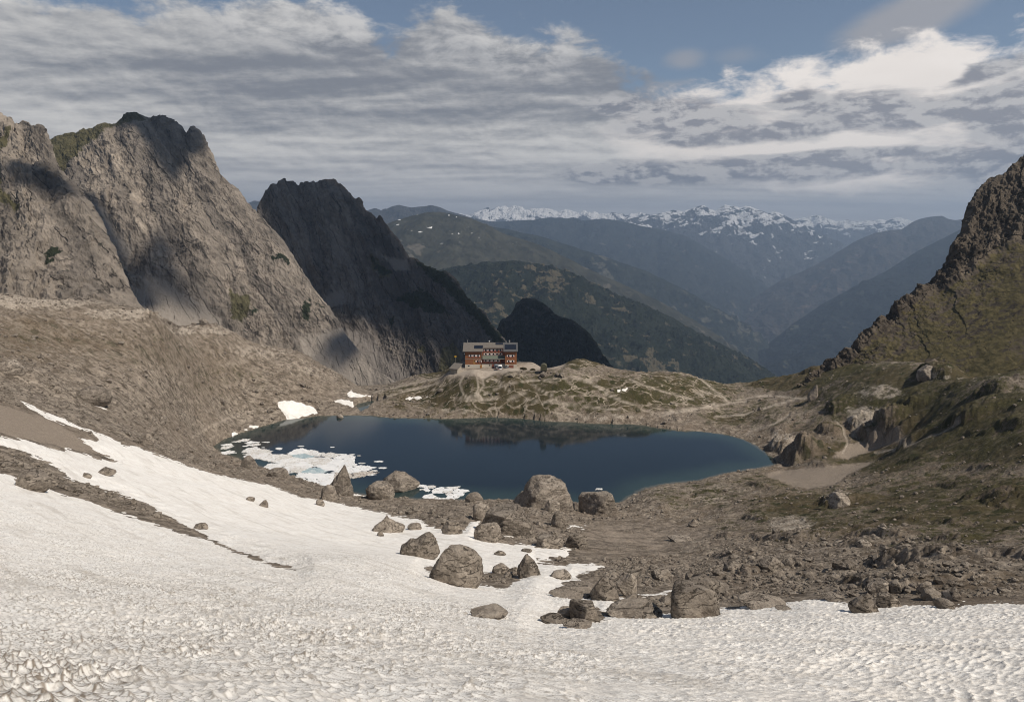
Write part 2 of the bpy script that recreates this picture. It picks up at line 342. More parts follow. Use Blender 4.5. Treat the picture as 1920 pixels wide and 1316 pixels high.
def cliff_mat(name, light, dark, scale=0.02, dip=-50, grass=None, bdist=4.0, patch=0.0):
    """layered limestone: bedding runs diagonally down the face"""
    m, t = new_mat(name)
    p = t.node('ShaderNodeNewGeometry', out=0)
    q = t.mapping(p, rot=(0, R(dip), 0))
    st = t.noise(t.mapping(q, scale=(0.42, 0.6, 1.4)), scale * 3, 9, 0.66, 0.4)
    nA = t.noise(p, scale * 0.5, 8, 0.55, 0.3); nB = t.noise(q, scale * 7, 9, 0.68)
    st2 = t.noise(t.mapping(q, scale=(0.12, 0.5, 1.5)), scale * 14, 6, 0.6)
    k = t.m('ADD', t.m('MULTIPLY', st, 0.5), t.m('ADD', t.m('MULTIPLY', nB, 0.3), t.m('MULTIPLY', st2, 0.2)))
    col = t.mix(t.step(k, 0.36, 0.64), dark, light)
    col = t.mix(t.step(nA, 0.45, 0.75, 0.0, 0.6), col, [0.62 * a for a in light])
    qx_, qy_, qz_ = t.node('ShaderNodeSeparateXYZ', {0: q}, out=None).outputs
    crack = None
    for fr, wob_, wd, seed in ((scale * 1.5, 1.1, 0.06, 0.0), (scale * 5.0, 1.6, 0.09, 7.7)):
        f = t.m('ADD', t.m('MULTIPLY', qz_, fr), t.m('ADD', t.m('MULTIPLY', nA, 2.0 * wob_), t.m('MULTIPLY', st2, wob_ * 0.15)))
        rnd = t.node('ShaderNodeTexWhiteNoise', {1: t.m('ADD', t.m('FLOOR', f), seed)}, noise_dimensions='1D')
        col = t.mix(1.0, col, t.mix(rnd, (0.72, 0.72, 0.73), (1.22, 1.20, 1.17)), 'MULTIPLY')
        msk = t.step(t.noise(t.mapping(q, loc=(seed, 3, 1), scale=(0.5, 1, 1)), scale * 2.6, 4, 0.6), 0.47, 0.56)
        c = t.m('MULTIPLY', t.step(t.m('FRACT', f), 0.0, wd, 1.0, 0.0), msk)
        crack = c if crack is None else t.m('MAXIMUM', crack, c)
    f = t.m('ADD', t.m('MULTIPLY', qx_, scale * 2.2), t.m('MULTIPLY', nA, 5.0)); msk = t.step(t.noise(q, scale * 5, 4, 0.6), 0.55, 0.62)
    crack = t.m('MAXIMUM', crack, t.m('MULTIPLY', t.step(t.m('FRACT', f), 0.0, 0.05, 1.0, 0.0), msk))
    col = t.mix(t.m('MULTIPLY', crack, 0.85), col, [0.2 * a for a in dark])
    if grass:
        gm = t.m('ADD', t.attr('grass'), t.m('ADD', t.m('MULTIPLY', t.m('SUBTRACT', nB, 0.5), 2.0), t.m('MULTIPLY', t.m('SUBTRACT', st, 0.5), 1.6)))
        gcol = t.mix(t.step(nB, 0.3, 0.7), grass[0], grass[1])
        col = t.mix(t.step(gm, 0.42, 0.6), col, gcol)
        bush = t.m('ADD', t.attr('bush'), t.m('MULTIPLY', t.m('SUBTRACT', nB, 0.5), 3.0))
        col = t.mix(t.step(bush, 0.45, 0.60), col, (0.022, 0.026, 0.014))
        col = t.mix(t.step(t.m('ADD', t.attr('scree'), t.m('MULTIPLY', t.m('SUBTRACT', st, 0.5), 1.3)), 0.4, 0.7), col, [0.95 * a for a in light])
        col = t.mix(t.step(t.attr('snow'), 0.45, 0.6), col, (0.85, 0.84, 0.83))
    h = t.m('ADD', st, t.m('MULTIPLY', nB, 0.6))
    h = t.m('SUBTRACT', h, t.m('MULTIPLY', crack, 0.6))
    finish(t, col, 0.95, h, bdist, 1.0, 0.1)
    return m
def far_mat(name, low, high, scale, meadow=None, meadow_amt=0.5, snow=None, snow_z=(300, 600), snow_amt=0.5, spot=None, bdist=30):
    m, t = new_mat(name)
    p = t.node('ShaderNodeNewGeometry', out=0); z = t.node('ShaderNodeSeparateXYZ', {0: p}, out=2)
    nA = t.noise(p, scale, 8, 0.6, 0.4); nB = t.noise(p, scale * 7, 8, 0.68); nS = t.noise(t.mapping(p, rot=(0, R(35), R(20)), scale=(1, 1, 1.5)), scale * 6, 9, 0.62, 0.4)
    col = t.mix(t.step(nB, 0.3, 0.7), low, high)
    col = t.mix(t.step(nA, 0.35, 0.7, 0.0, 0.5), col, low)
    if meadow:
        a = t.m('ADD', nA, t.m('MULTIPLY', t.m('SUBTRACT', nS, 0.5), 1.2))
        col = t.mix(t.step(a, 0.60 - 0.12 * meadow_amt, 0.66 - 0.12 * meadow_amt), col, meadow)
    if snow:
        s = t.m('ADD', t.step(z, snow_z[0], snow_z[1], -0.5, 0.5), t.m('ADD', t.m('ADD', t.m('MULTIPLY', t.m('SUBTRACT', nS, 0.5), 5.5), t.m('MULTIPLY', t.m('SUBTRACT', nA, 0.5), 2.0)), snow_amt - 0.5))
        col = t.mix(t.step(s, 0.0, 0.12), col, snow)
    if spot:
        s = t.m('MULTIPLY', t.step(t.noise(t.mapping(p, scale=(1, 1, 2)), scale * 18, 3, 0.5), 0.685, 0.71), t.step(z, spot[0], spot[1]))
        col = t.mix(s, col, (0.85, 0.84, 0.82))
    finish(t, col, 1.0, t.m('ADD', nS, t.m('MULTIPLY', nB, 0.5)), bdist, 1.0, 0.0)
    return m

# ---------------------------------------------------------------- the bowl: one height field round the camera
LAKE_PX = [(396, 838), (420, 823), (440, 815), (480, 803), (530, 788), (590, 780), (650, 778), (690, 778), (740, 783), (830, 785), (900, 782), (960, 783), (1040, 790), (1110, 794), (1190, 795),
           (1270, 807), (1320, 809), (1370, 815), (1410, 829), (1440, 849), (1464, 868), (1440, 876), (1380, 885), (1330, 896), (1300, 903), (1250, 908), (1210, 916), (1180, 931), (1165, 944),
           (1120, 948), (1050, 940), (960, 940), (880, 938), (830, 935), (790, 935), (740, 936), (690, 931), (640, 920), (600, 908), (560, 896), (500, 880), (450, 862), (415, 850)]
POND_PX = [(663, 765), (669, 756), (697, 751), (723, 752), (728, 756), (702, 761), (688, 769), (678, 773)]
def on_level(px, py, z0=0.0):
    t = tan_at(py); return P(px, py, (z0 - H) / t)
LAKE = [on_level(*q)[:2] for q in LAKE_PX]; POND = [on_level(*q)[:2] for q in POND_PX]
ctrl = [(-250, 1316, 10), (0, 1316, 12), (480, 1316, 14), (960, 1316, 16), (1440, 1316, 17), (1920, 1316, 17), (2300, 1316, 15),
        (0, 1220, 18), (480, 1230, 20), (960, 1230, 24), (1440, 1230, 25), (1920, 1230, 23),
        (0, 1100, 30), (300, 1120, 33), (480, 1130, 34), (960, 1130, 46), (1140, 1150, 44), (1300, 1140, 47), (1600, 1130, 44), (1920, 1130, 39),
        (0, 1000, 48), (300, 1050, 50), (480, 1060, 52), (700, 1058, 58), (857, 1090, 62), (1080, 1090, 66), (1300, 1100, 62), (1600, 1080, 58), (1920, 1050, 56),
        (0, 950, 59), (0, 890, 75), (150, 930, 77), (300, 950, 88), (560, 1000, 95), (760, 1030, 92), (860, 1000, 108), (1000, 1015, 108), (1080, 1000, 125), (1180, 1000, 134), (1300, 1000, 132), (1300, 1060, 92), (1450, 1020, 100), (1650, 1000, 94), (1920, 960, 96),
        (0, 830, 94), (0, 780, 112), (100, 830, 112), (200, 870, 114), (300, 850, 145), (400, 890, 140), (480, 905, 150), (560, 925, 158), (650, 945, 158), (740, 965, 142), (860, 955, 150), (1000, 960, 155), (1150, 965, 160), (1230, 930, 172), (1300, 945, 168),
        (1400, 920, 172), (1500, 905, 178), (1620, 875, 188), (1500, 960, 140), (1700, 930, 134), (1920, 860, 134), (1800, 880, 148), (1720, 850, 174),
        (0, 700, 158), (0, 620, 190), (0, 558, 210), (150, 574, 225), (300, 600, 250), (400, 622, 280), (450, 640, 292), (560, 668, 302), (640, 706, 312), (690, 733, 315),
        (150, 720, 180), (150, 650, 205), (300, 760, 205), (300, 680, 226), (450, 770, 261), (450, 700, 277), (560, 740, 282), (620, 745, 290), (640, 766, 279), (330, 820, 198), (400, 800, 236), (400, 740, 254), (400, 680, 269),
        (-300, 540, 170), (-300, 700, 110), (-300, 850, 68), (-300, 1000, 38), (-300, 1150, 20),
        (1640, 830, 213), (1640, 740, 232), (1640, 692, 262), (1580, 684, 296), (1500, 700, 320), (1440, 712, 332), (1390, 727, 338), (1500, 760, 265), (1450, 790, 245), (1540, 800, 228), (1550, 850, 208),
        (1780, 760, 196), (1780, 690, 238), (1920, 760, 168), (1920, 695, 198), (2250, 700, 170), (2250, 800, 128), (2250, 950, 78), (2250, 1130, 34),
        (720, 724, 316), (780, 708, 307), (850, 694, 304), (920, 690, 300), (980, 692, 299), (1040, 690, 299), (1092, 675, 298), (1140, 690, 299), (1200, 698, 301), (1260, 700, 301), (1300, 708, 304), (1345, 720, 313),
        (780, 740, 293), (760, 765, 281), (850, 722, 285), (850, 765, 273.5), (890, 711, 281), (960, 709, 279), (960, 740, 274.5), (960, 766, 271), (1040, 702, 280), (1080, 712, 279), (1080, 740, 272.5), (1080, 772, 267), (1200, 725, 277), (1200, 755, 268.5), (1200, 780, 265), (1300, 745, 280), (1300, 785, 260), (1390, 760, 282), (1400, 795, 254),
        (870, 688, 304), (920, 686, 306), (980, 686, 307)]
cp = [P(*c) for c in ctrl]
# ground falling away behind the crests
for px, py, Y in [(-300, 540, 170), (0, 558, 210), (150, 574, 225), (300, 600, 250), (450, 640, 292), (560, 668, 302), (640, 706, 312), (690, 733, 315)]:
    x, y, z = P(px, py, Y); k = 1 + 55 / Y; cp.append((x * k, y * k, z - 28)); k = 1 + 130 / Y; cp.append((x * k, y * k, z - 70))
for px, py, Y in [(780, 708, 307), (1000, 690, 316), (1090, 675, 298), (1200, 698, 301), (1345, 720, 313), (1440, 712, 332), (1580, 684, 296)]:
    x, y, z = P(px, py, Y); k = 1 + 45 / Y; cp.append((x * k, y * k, z - 22)); k = 1 + 120 / Y; cp.append((x * k, y * k, z - 75))
for px, py, Y in [(1780, 690, 238), (1920, 695, 198), (2250, 700, 170)]:
    x, y, z = P(px, py, Y); k = 1 + 32 / Y; cp.append((x * k, y * k, min(19.3 + 0.56 * (x * k - 140) + 0.30 * (y * k - 294) - 3, H + (z - H) * k - 3))); k = 1 + 200 / Y; cp.append((x * k, y * k, z - 45))
for i in range(0, len(LAKE), 2): cp.append((*LAKE[i], 0.0))
for q in [(550, 840), (700, 850), (900, 860), (1100, 860), (1300, 850), (800, 810), (1150, 820)]:
    x, y, _ = on_level(*q); cp.append((x, y, -4.0))
cp += [(0, 3, 66.6), (-12, 2, 70), (12, 2, 66), (-60, 6, 88), (60, 6, 72), (-200, 60, 110), (200, 50, 88)]
cp = np.array(cp)
def tps_coords(x, y): return np.stack([np.arctan2(x, y) * 2.2, np.log(np.hypot(x, y))], -1)
CQ = tps_coords(cp[:, 0], cp[:, 1]); CE = (cp[:, 2] - H) / np.hypot(cp[:, 0], cp[:, 1])
def tps_k(d2): return 0.5 * d2 * np.log(d2 + 1e-12)
_n = len(CQ); _K = tps_k(((CQ[:, None] - CQ[None]) ** 2).sum(-1)) + np.eye(_n) * 2e-4
_Pm = np.c_[np.ones(_n), CQ]; _A = np.block([[_K, _Pm], [_Pm.T, np.zeros((3, 3))]])
_w = np.linalg.solve(_A, np.r_[CE, 0, 0, 0])
NA, NR = 1500, 1250
TH = np.concatenate([np.linspace(-85, -39, 70, endpoint=False), np.linspace(-39, 39, NA - 140), np.linspace(39, 85, 71)[1:]]) * math.pi / 180
NA = len(TH)
LR = np.linspace(math.log(3.0), math.log(520.0), NR)
tc = np.linspace(TH[0], TH[-1], 200); lc = np.linspace(LR[0], LR[-1], 150)
gt, gl = np.meshgrid(tc, lc)
q = np.stack([gt.ravel() * 2.2, gl.ravel()], -1)
E = np.empty(len(q))
for a in range(0, len(q), 4000):
    d2 = ((q[a:a + 4000, None] - CQ[None]) ** 2).sum(-1); E[a:a + 4000] = tps_k(d2) @ _w[:_n] + _w[_n] + q[a:a + 4000] @ _w[_n + 1:]
E = E.reshape(150, 200)
def cubic_up(M, x, axis):                # Catmull-Rom along an axis at fractional indices
    i = np.clip(np.floor(x).astype(int), 0, M.shape[axis] - 2); t = x - i
    g = lambda k: np.take(M, np.clip(i + k, 0, M.shape[axis] - 1), axis)
    sh = [1, 1]; sh[axis] = -1; t = t.reshape(sh)
    a, b, c, d = g(-1), g(0), g(1), g(2)
    return b + 0.5 * t * (c - a + t * (2 * a - 5 * b + 4 * c - d + t * (3 * (b - c) + d - a)))
E = cubic_up(E, (LR - lc[0]) / (lc[1] - lc[0]), 0); E = cubic_up(E, (TH - tc[0]) / (tc[1] - tc[0]), 1)
RR = np.exp(LR)[:, None].astype(f32); X = (RR * np.sin(TH)[None]).astype(f32); Y_ = (RR * np.cos(TH)[None]).astype(f32)
RR = np.broadcast_to(RR, X.shape)
Z0 = (H + E * RR).astype(f32)

# lake and pond level
SDL = np.full(X.shape, -60., f32); bx = (Y_ > 150) & (Y_ < 345) & (np.abs(X) < 190)
SDL[bx] = np.maximum(poly_sd(X[bx], Y_[bx], LAKE), poly_sd(X[bx], Y_[bx], POND))
wob = fbm2(X * 0.12, Y_ * 0.12, 4, 0.6, 3) * 1.6; SDL = SDL + np.where(SDL > -30, wob, 0)
Z0 = np.where(SDL > 0, np.minimum(Z0, -0.15 - 0.2 * np.minimum(SDL, 20)), np.maximum(Z0, np.where(SDL > -25, 0.1 + 0.16 * np.minimum(-SDL, 8) , -999)))

# masks traced on the photograph, laid on the ground they show
SNOW = [[(-900, 740), (0, 817), (30, 822), (60, 828), (90, 838), (118, 845), (122, 839), (150, 848), (200, 862), (222, 866), (200, 855), (185, 848), (165, 835), (146, 818), (160, 822), (185, 828), (172, 812),
         (150, 806), (120, 793), (85, 781), (60, 766), (36, 751), (60, 759), (85, 774), (120, 785), (150, 801), (172, 804), (180, 813), (195, 815), (215, 825), (240, 836), (262, 838), (285, 848), (320, 860), (350, 872), (390, 884),
         (430, 893), (475, 904), (505, 909), (560, 931), (607, 936), (650, 946), (715, 961), (737, 967), (790, 976), (800, 985), (827, 990), (865, 995), (887, 977), (900, 977), (892, 995), (895, 1007),
         (937, 1016), (1000, 1020), (1005, 1026), (1050, 1026), (1080, 1027), (1067, 1035), (1072, 1046), (1005, 1047), (1010, 1055), (1030, 1057), (1062, 1062), (1070, 1056), (1115, 1057), (1130, 1065),
         (1110, 1072), (1080, 1080), (1095, 1089), (1125, 1092), (1070, 1089), (1030, 1112), (1105, 1121), (1160, 1122), (1205, 1117), (1250, 1107), (1287, 1099), (1285, 1105), (1235, 1115), (1200, 1121),
         (1155, 1132), (1136, 1149), (1120, 1148), (1137, 1157), (1185, 1157), (1250, 1152), (1312, 1150), (1352, 1139), (1385, 1139), (1450, 1132), (1480, 1130), (1510, 1122), (1560, 1126), (1595, 1132), (1645, 1139),
         (1685, 1132), (1727, 1132), (1787, 1135), (1840, 1132), (1920, 1130), (2900, 1110), (2900, 3000), (-900, 3000)],
        [(520, 753), (545, 750), (570, 757), (590, 764), (598, 774), (575, 780), (540, 788), (532, 775), (522, 764)],
        [(622, 752), (641, 748), (661, 753), (669, 758), (661, 763), (641, 758)], [(650, 737), (658, 732), (672, 739), (697, 742), (678, 745), (655, 746)],
        [(757, 751), (765, 744), (790, 743), (821, 741), (793, 748)], [(1155, 730), (1177, 728), (1172, 735), (1158, 735)], [(160, 751), (185, 757), (203, 769), (197, 769), (180, 763), (160, 756)],
        [(1055, 991), (1070, 985), (1097, 986), (1095, 991)], [(458, 806), (470, 797), (487, 798), (480, 807)], [(430, 814), (440, 810), (448, 811), (446, 817), (432, 819)],
        [(940, 1002), (962, 1003), (964, 1006), (942, 1006)], [(658, 924), (670, 926), (700, 932), (695, 935), (660, 929)]]
HOLES = [[(-900, 760), (0, 836), (50, 852), (80, 865), (110, 877), (135, 897), (180, 910), (220, 924), (260, 940), (290, 955), (325, 975), (350, 988), (380, 1003), (410, 1020), (440, 1030), (458, 1038),
          (440, 1036), (400, 1015), (340, 1000), (300, 985), (260, 972), (210, 955), (150, 935), (115, 928), (90, 916), (50, 903), (20, 893), (0, 884), (-900, 800)],
         [(460, 1038), (476, 1041), (494, 1050), (492, 1052), (474, 1047)], [(497, 1053), (520, 1056), (548, 1064), (556, 1069), (535, 1066), (512, 1060)],
         [(797, 1066), (860, 1092), (905, 1097), (945, 1105), (978, 1080), (960, 1072), (905, 1075), (830, 1060)], [(1040, 1118), (1105, 1121), (1090, 1100), (1060, 1090)], [(1020, 1166), (1060, 1168), (1110, 1165), (1135, 1158), (1120, 1140), (1040, 1152)]]
mx = np.arange(-640, 2561, 2.0, dtype=f32); my = np.arange(480, 1700, 2.0, dtype=f32)
MX, MY = np.meshgrid(mx, my)
snow_map = np.full(MX.shape, -1e3, f32)
for pl in SNOW: snow_map = np.maximum(snow_map, poly_sd(MX, MY, pl))
for pl in HOLES: snow_map = np.minimum(snow_map, -poly_sd(MX, MY, pl))
def sample(mp, px, py):
    fx = np.clip((px - mx[0]) / 2, 0, mp.shape[1] - 1.001); fy = np.clip((py - my[0]) / 2, 0, mp.shape[0] - 1.001)
    xi = fx.astype(np.int32); yi = fy.astype(np.int32); u = fx - xi; v = fy - yi
    return (mp[yi, xi] * (1 - u) + mp[yi, xi + 1] * u) * (1 - v) + (mp[yi + 1, xi] * (1 - u) + mp[yi + 1, xi + 1] * u) * v
def blobs(lst):
    r = np.zeros(MX.shape, f32)
    for cx, cy, rx, ry, a in lst: r = np.maximum(r, a * np.exp(-np.maximum(((MX - cx) / rx) ** 2 + ((MY - cy) / ry) ** 2 - 0.3, 0) * 1.2))
    return r
grass_map = blobs([(1000, 740, 330, 48, 0.68), (1250, 735, 170, 46, 0.70), (820, 700, 60, 14, 0.7), (760, 735, 60, 20, 0.6), (1400, 775, 110, 40, 0.55), (1480, 715, 100, 22, 0.95), (1560, 690, 90, 16, 1.0), (1640, 700, 130, 30, 0.7), (1850, 705, 140, 22, 0.75),
                   (1720, 760, 280, 70, 0.74), (1850, 800, 220, 100, 0.74), (1650, 860, 160, 45, 0.66), (1450, 905, 120, 22, 0.5), (1300, 930, 130, 30, 0.58), (1600, 960, 280, 60, 0.57), (1800, 950, 240, 100, 0.62),
                   (1750, 1030, 200, 30, 0.40), (1350, 985, 120, 18, 0.4), (1090, 680, 50, 14, 0.75), (2200, 850, 250, 120, 0.55), (60, 640, 170, 40, 0.34), (260, 660, 160, 40, 0.33), (430, 720, 130, 50, 0.33)])
soil_map = blobs([(80, 640, 200, 45, 0.9), (330, 660, 160, 45, 0.55), (480, 720, 140, 70, 0.35), (1700, 880, 420, 170, 0.75), (1800, 1095, 200, 22, 0.7), (1350, 960, 180, 40, 0.5), (1200, 750, 400, 50, 0.4)])
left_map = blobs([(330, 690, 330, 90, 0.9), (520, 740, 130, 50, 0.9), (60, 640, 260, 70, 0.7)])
pale_map = blobs([(60, 568, 150, 18, 0.72), (240, 592, 110, 14, 0.68), (380, 620, 100, 14, 0.62), (480, 660, 80, 18, 0.55), (580, 700, 70, 18, 0.5), (1650, 735, 60, 20, 0.6), (1620, 790, 50, 40, 0.7), (1800, 715, 130, 22, 0.42), (1470, 830, 50, 30, 0.6), (1480, 985, 60, 22, 0.65), (1570, 940, 40, 16, 0.6), (860, 772, 60, 9, 0.5), (1150, 784, 120, 8, 0.55), (1330, 740, 40, 20, 0.5)])
grav = np.full(MX.shape, -1e3, f32)
for pl in [[(1433, 890), (1469, 881), (1556, 874), (1640, 864), (1627, 874), (1591, 892), (1564, 910), (1516, 920), (1469, 906)], [(1110, 978), (1240, 975), (1345, 982), (1330, 1010), (1250, 1040), (1130, 1052), (1075, 1045), (1085, 1015)],
           [(868, 689), (970, 687), (1010, 685), (1062, 683), (1050, 692), (985, 694), (960, 697), (925, 702), (905, 712), (890, 704), (860, 706), (835, 714), (830, 712), (856, 698)], [(0, 760), (90, 785), (140, 815), (215, 862), (120, 842), (0, 815), (-300, 800), (-300, 720)],
           [(1560, 860), (1590, 835), (1660, 828), (1700, 815), (1690, 826), (1640, 845), (1590, 860)], [(640, 742), (690, 735), (720, 746), (690, 750)]]:
    grav = np.maximum(grav, poly_sd(MX, MY, pl))
gravel_map = ss(grav, -12, 12) * (1 - 0.42 * ss(MX, 1000, 1100) * ss(-MX, -1380, -1350) * ss(MY, 940, 970))
PATHS = [[(830, 716), (790, 727), (740, 742), (700, 748)], [(895, 708), (897, 725), (890, 745), (870, 742), (862, 720), (870, 705)], [(905, 712), (907, 722), (893, 742)], [(850, 750), (900, 742), (935, 730), (955, 720), (1000, 715), (1060, 711), (1120, 716)],
         [(865, 752), (950, 748), (1010, 752), (1090, 760), (1160, 770)], [(1080, 708), (1110, 722), (1135, 735)], [(1135, 740), (1180, 758), (1215, 772), (1232, 781)], [(1225, 778), (1290, 768), (1350, 760), (1400, 755)], [(1232, 781), (1290, 772), (1340, 757)],
         [(1310, 712), (1330, 725), (1355, 745), (1368, 757)], [(1380, 752), (1440, 742), (1500, 749), (1515, 746)], [(1340, 780), (1400, 778), (1450, 760), (1505, 748)], [(1400, 812), (1450, 795), (1480, 780)], [(1565, 790), (1580, 810), (1590, 832), (1580, 850)], [(360, 822), (395, 800), (430, 785), (470, 774)],
         [(1000, 725), (1040, 745), (1060, 765)], [(930, 715), (955, 735), (990, 742)], [(700, 738), (760, 722), (830, 708)], [(1180, 712), (1240, 735), (1300, 750)], [(1640, 850), (1700, 838), (1760, 815), (1800, 795)]]
pth = np.full(MX.shape, 1e3, f32)
for pl in PATHS:
    x0, x1 = min(a for a, b in pl) - 8, max(a for a, b in pl) + 8; c = (mx > x0) & (mx < x1)
    pth[:, c] = np.minimum(pth[:, c], line_d(MX[:, c], MY[:, c], pl))
path_map = np.maximum(ss(pth, 2.4, 0.4), 0.8 * ss(poly_sd(MX, MY, [(868, 689), (970, 687), (1010, 685), (1062, 683), (1050, 692), (985, 694), (960, 697), (925, 702), (905, 712), (890, 704), (860, 706), (835, 714), (830, 712), (856, 698)]), -4, 4))
QX, QY = proj(X, Y_, Z0)
sn_px = sample(snow_map, QX, QY); out_frame = QY > 1650
GRASS = sample(grass_map, QX, QY); SOIL = sample(soil_map, QX, QY); GRAV = sample(gravel_map, QX, QY); PATH = sample(path_map, QX, QY); LEFT = sample(left_map, QX, QY); PALE = sample(pale_map, QX, QY)
sn_m = np.clip(sn_px, -400, 400) * RR / F * 1.6
sn_m = sn_m + fbm2(X * 0.5, Y_ * 0.5, 4, 0.6, 21) * 0.9 * np.clip(RR / 80, 0.3, 1.5)
# relief of the ground
rough = np.clip(1 - ss(sn_m, -1.5, 0.5) * 0.8, 0.2, 1) * (1 - 0.85 * GRAV) * (1 - 0.6 * PATH) * ss(RR, 10, 40)
hut_d = np.hypot(np.maximum(np.abs(X + 8) - 16, 0), np.maximum(np.abs(Y_ - 305) - 9.5, 0)); rough = rough * (1 - 0.9 * ss(hut_d, 10, 2))
rough = rough * np.where(SDL > -2, 0.35, 1.0) * (1 + 0.25 * ss(RR, 230, 300) * ss(GRASS, 0.2, 0.5))
lump = fbm2(X * 0.055, Y_ * 0.055, 4, 0.55, 1) * 1.7
rid = fbm2((X * 0.8 + Y_ * 0.5) * 0.11, (Y_ * 0.8 - X * 0.5) * 0.20, 5, 0.58, 5, True) * 1.15
c1, c2 = cells(X * 0.42 + fbm2(X * .5, Y_ * .5, 2) * .5, Y_ * 0.42, 1)
stones = (0.55 - c1) * 0.42 * ss(pn2(X * 0.13, Y_ * 0.13, 8), -0.25, 0.45)
c3, c4 = cells(X * 1.3 + Y_ * .2, Y_ * 1.3, 2)
fine = (0.5 - c3) * 0.22 * ss(RR, 330, 120)
right = ss(QX, 1150, 1450)
ZG = Z0 + rough * (PALE * ss(QX, 900, 700) * ((0.5 - c1) * 1.6 + (0.5 - c3) * 0.8) + np.clip(RR / 140, 0.28, 1) * (lump * (0.6 + 0.25 * right) + rid * (0.5 - 0.1 * right) + stones) + fine)
# rock steps whose steep side looks to the left
rs = np.random.default_rng(3)
scarps = []
def ground_hit(px, py, ZZ=None):
    d = direction(px, py); th = math.atan2(d[0], d[1]); tr = d[2] / math.hypot(d[0], d[1])
    fi = np.interp(th, TH, np.arange(NA)); i = int(min(fi, NA - 2)); u = fi - i
    A = ZZ if ZZ is not None else Z0
    col = A[:, i] * (1 - u) + A[:, i + 1] * u; r = np.exp(LR); df = col - (H + tr * r)
    k = np.argmax(df > 0)
    if df[k] <= 0: k = NR - 1
    a, b = df[max(k - 1, 0)], df[k]; s = -a / (b - a) if k > 0 and b != a else 0
    rr = r[max(k - 1, 0)] * (1 - s) + r[k] * s
    return rr * math.sin(th), rr * math.cos(th), H + tr * rr
for px, py, L, G, h in [(1626, 828, 5, 14, 4), (1650, 818, 4, 12, 4), (1672, 824, 4, 11, 3.2), (1597, 800, 3, 11, 3), (1482, 862, 5, 13, 3.6), (1500, 858, 4, 10, 3.0), (1455, 842, 4, 10, 2.8), (1545, 812, 4, 9, 2.4), (1692, 838, 3, 9, 2.4), (1560, 770, 4, 10, 2.2), (1700, 775, 5, 11, 2.2), (1850, 740, 5, 12, 2.2), (1742, 706, 7, 12, 3.2), (1800, 790, 6, 14, 2.5), (1560, 945, 5, 12, 2.0),
                        (1480, 1010, 5, 12, 1.0), (1400, 1085, 3, 8, 0.9), (1515, 700, 5, 10, 1.8), (30, 700, 8, 14, 2.5), (280, 604, 8, 10, 2.5), (60, 600, 6, 10, 1.5)]:
    scarps.append((ground_hit(px, py), L, G, h))
for k in range(70):
    px = rs.uniform(1200, 1950); py = rs.uniform(720, 1110)
    if poly_sd(np.array([px]), np.array([py]), LAKE_PX)[0] > -12: continue
    if sample(gravel_map, np.array([px]), np.array([py]))[0] > .3 or sample(snow_map, np.array([px]), np.array([py]))[0] > -8: continue
    g = ground_hit(px, py); s_ = rs.uniform(0.5, 1.6); scarps.append((g, 3.5 * s_, 5 * s_, 0.6 * s_))
for (x0, y0, z0), L, G, h in scarps:
    r0 = math.hypot(x0, y0); ext = max(L, G) * 1.6
    i0, i1 = np.searchsorted(LR, [math.log(max(r0 - ext, 3.1)), math.log(r0 + ext)]); j0, j1 = np.searchsorted(TH, [math.atan2(x0, y0) - ext / r0, math.atan2(x0, y0) + ext / r0])
    sx, sy = X[i0:i1, j0:j1], Y_[i0:i1, j0:j1]
    if sx.size == 0: continue
    a = math.radians(rs.uniform(165, 200)); dx, dy = math.cos(a), math.sin(a)
    w_ = fbm2(sx * 1.6 / L, sy * 1.6 / L, 5, 0.55, 31) * 0.55 * L
    s1 = (sx - x0) * dx + (sy - y0) * dy + w_; t1 = (sx - x0) * -dy + (sy - y0) * dx + w_ * 0.5
    am = h * ss(1.25 - np.abs(t1) / L, 0, 0.7) * np.where(s1 < 0, ss(s1, -G, -0.1 * G), 1 - ss(s1, 0, (0.10 if h > 2 else 0.2) * G + 0.4))
    ZG[i0:i1, j0:j1] += am * (1 + 0.25 * fbm2(sx * 0.6, sy * 0.6, 3, 0.6, 33))
ZG = np.where(SDL > 0, np.minimum(ZG, -0.05), ZG)
ZG = ZG - np.clip(sn_m * 0.3, 0, 1.3)
# level forecourt of the hut
HUT_Y = 301.0
fore = ss(hut_d, 7, 0); zf = P(920, 690, HUT_Y)[2]; ZG = ZG * (1 - fore) + zf * fore
# snow surface with sun cups
warp = fbm2(X * 0.25, Y_ * 0.25, 3, 0.5, 40)
near = RR < 110
F1 = np.zeros(X.shape, f32); RIDGE = F1.copy()
xn, yn, wn = X[near], Y_[near], warp[near]
sz_ = 0.80 + 0.45 * ss(xn, -9, 4) + 0.15 * pn2(xn * 0.12, yn * 0.12, 71)
def cup_field(deg, seed, fa, fb):
    c_, s2 = math.cos(R(deg)), math.sin(R(deg)); u_, v_ = (xn * c_ - yn * s2) * fa, (xn * s2 + yn * c_) * fb
    u_, v_ = u_ + wn * 1.3 + 0.25 * pn2(xn * 1.3, yn * 1.3, seed), v_ + wn * 1.0 + 0.25 * pn2(xn * 1.3, yn * 1.3, seed + 1)
    return cells(u_ , v_, seed)
a1, b1 = cup_field(42, 4, 2.2, 5.2); a2, b2 = cup_field(-30, 5, 2.7, 4.8)
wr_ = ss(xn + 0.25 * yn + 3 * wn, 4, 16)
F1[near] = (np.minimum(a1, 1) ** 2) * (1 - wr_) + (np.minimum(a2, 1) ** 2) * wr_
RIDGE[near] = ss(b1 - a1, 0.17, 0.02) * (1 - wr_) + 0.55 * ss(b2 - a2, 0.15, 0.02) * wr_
patchy = 0.8 + 0.35 * pn2(X * 0.11, Y_ * 0.11, 12) + 0.35 * pn2(X * 0.5, Y_ * 0.5, 13)
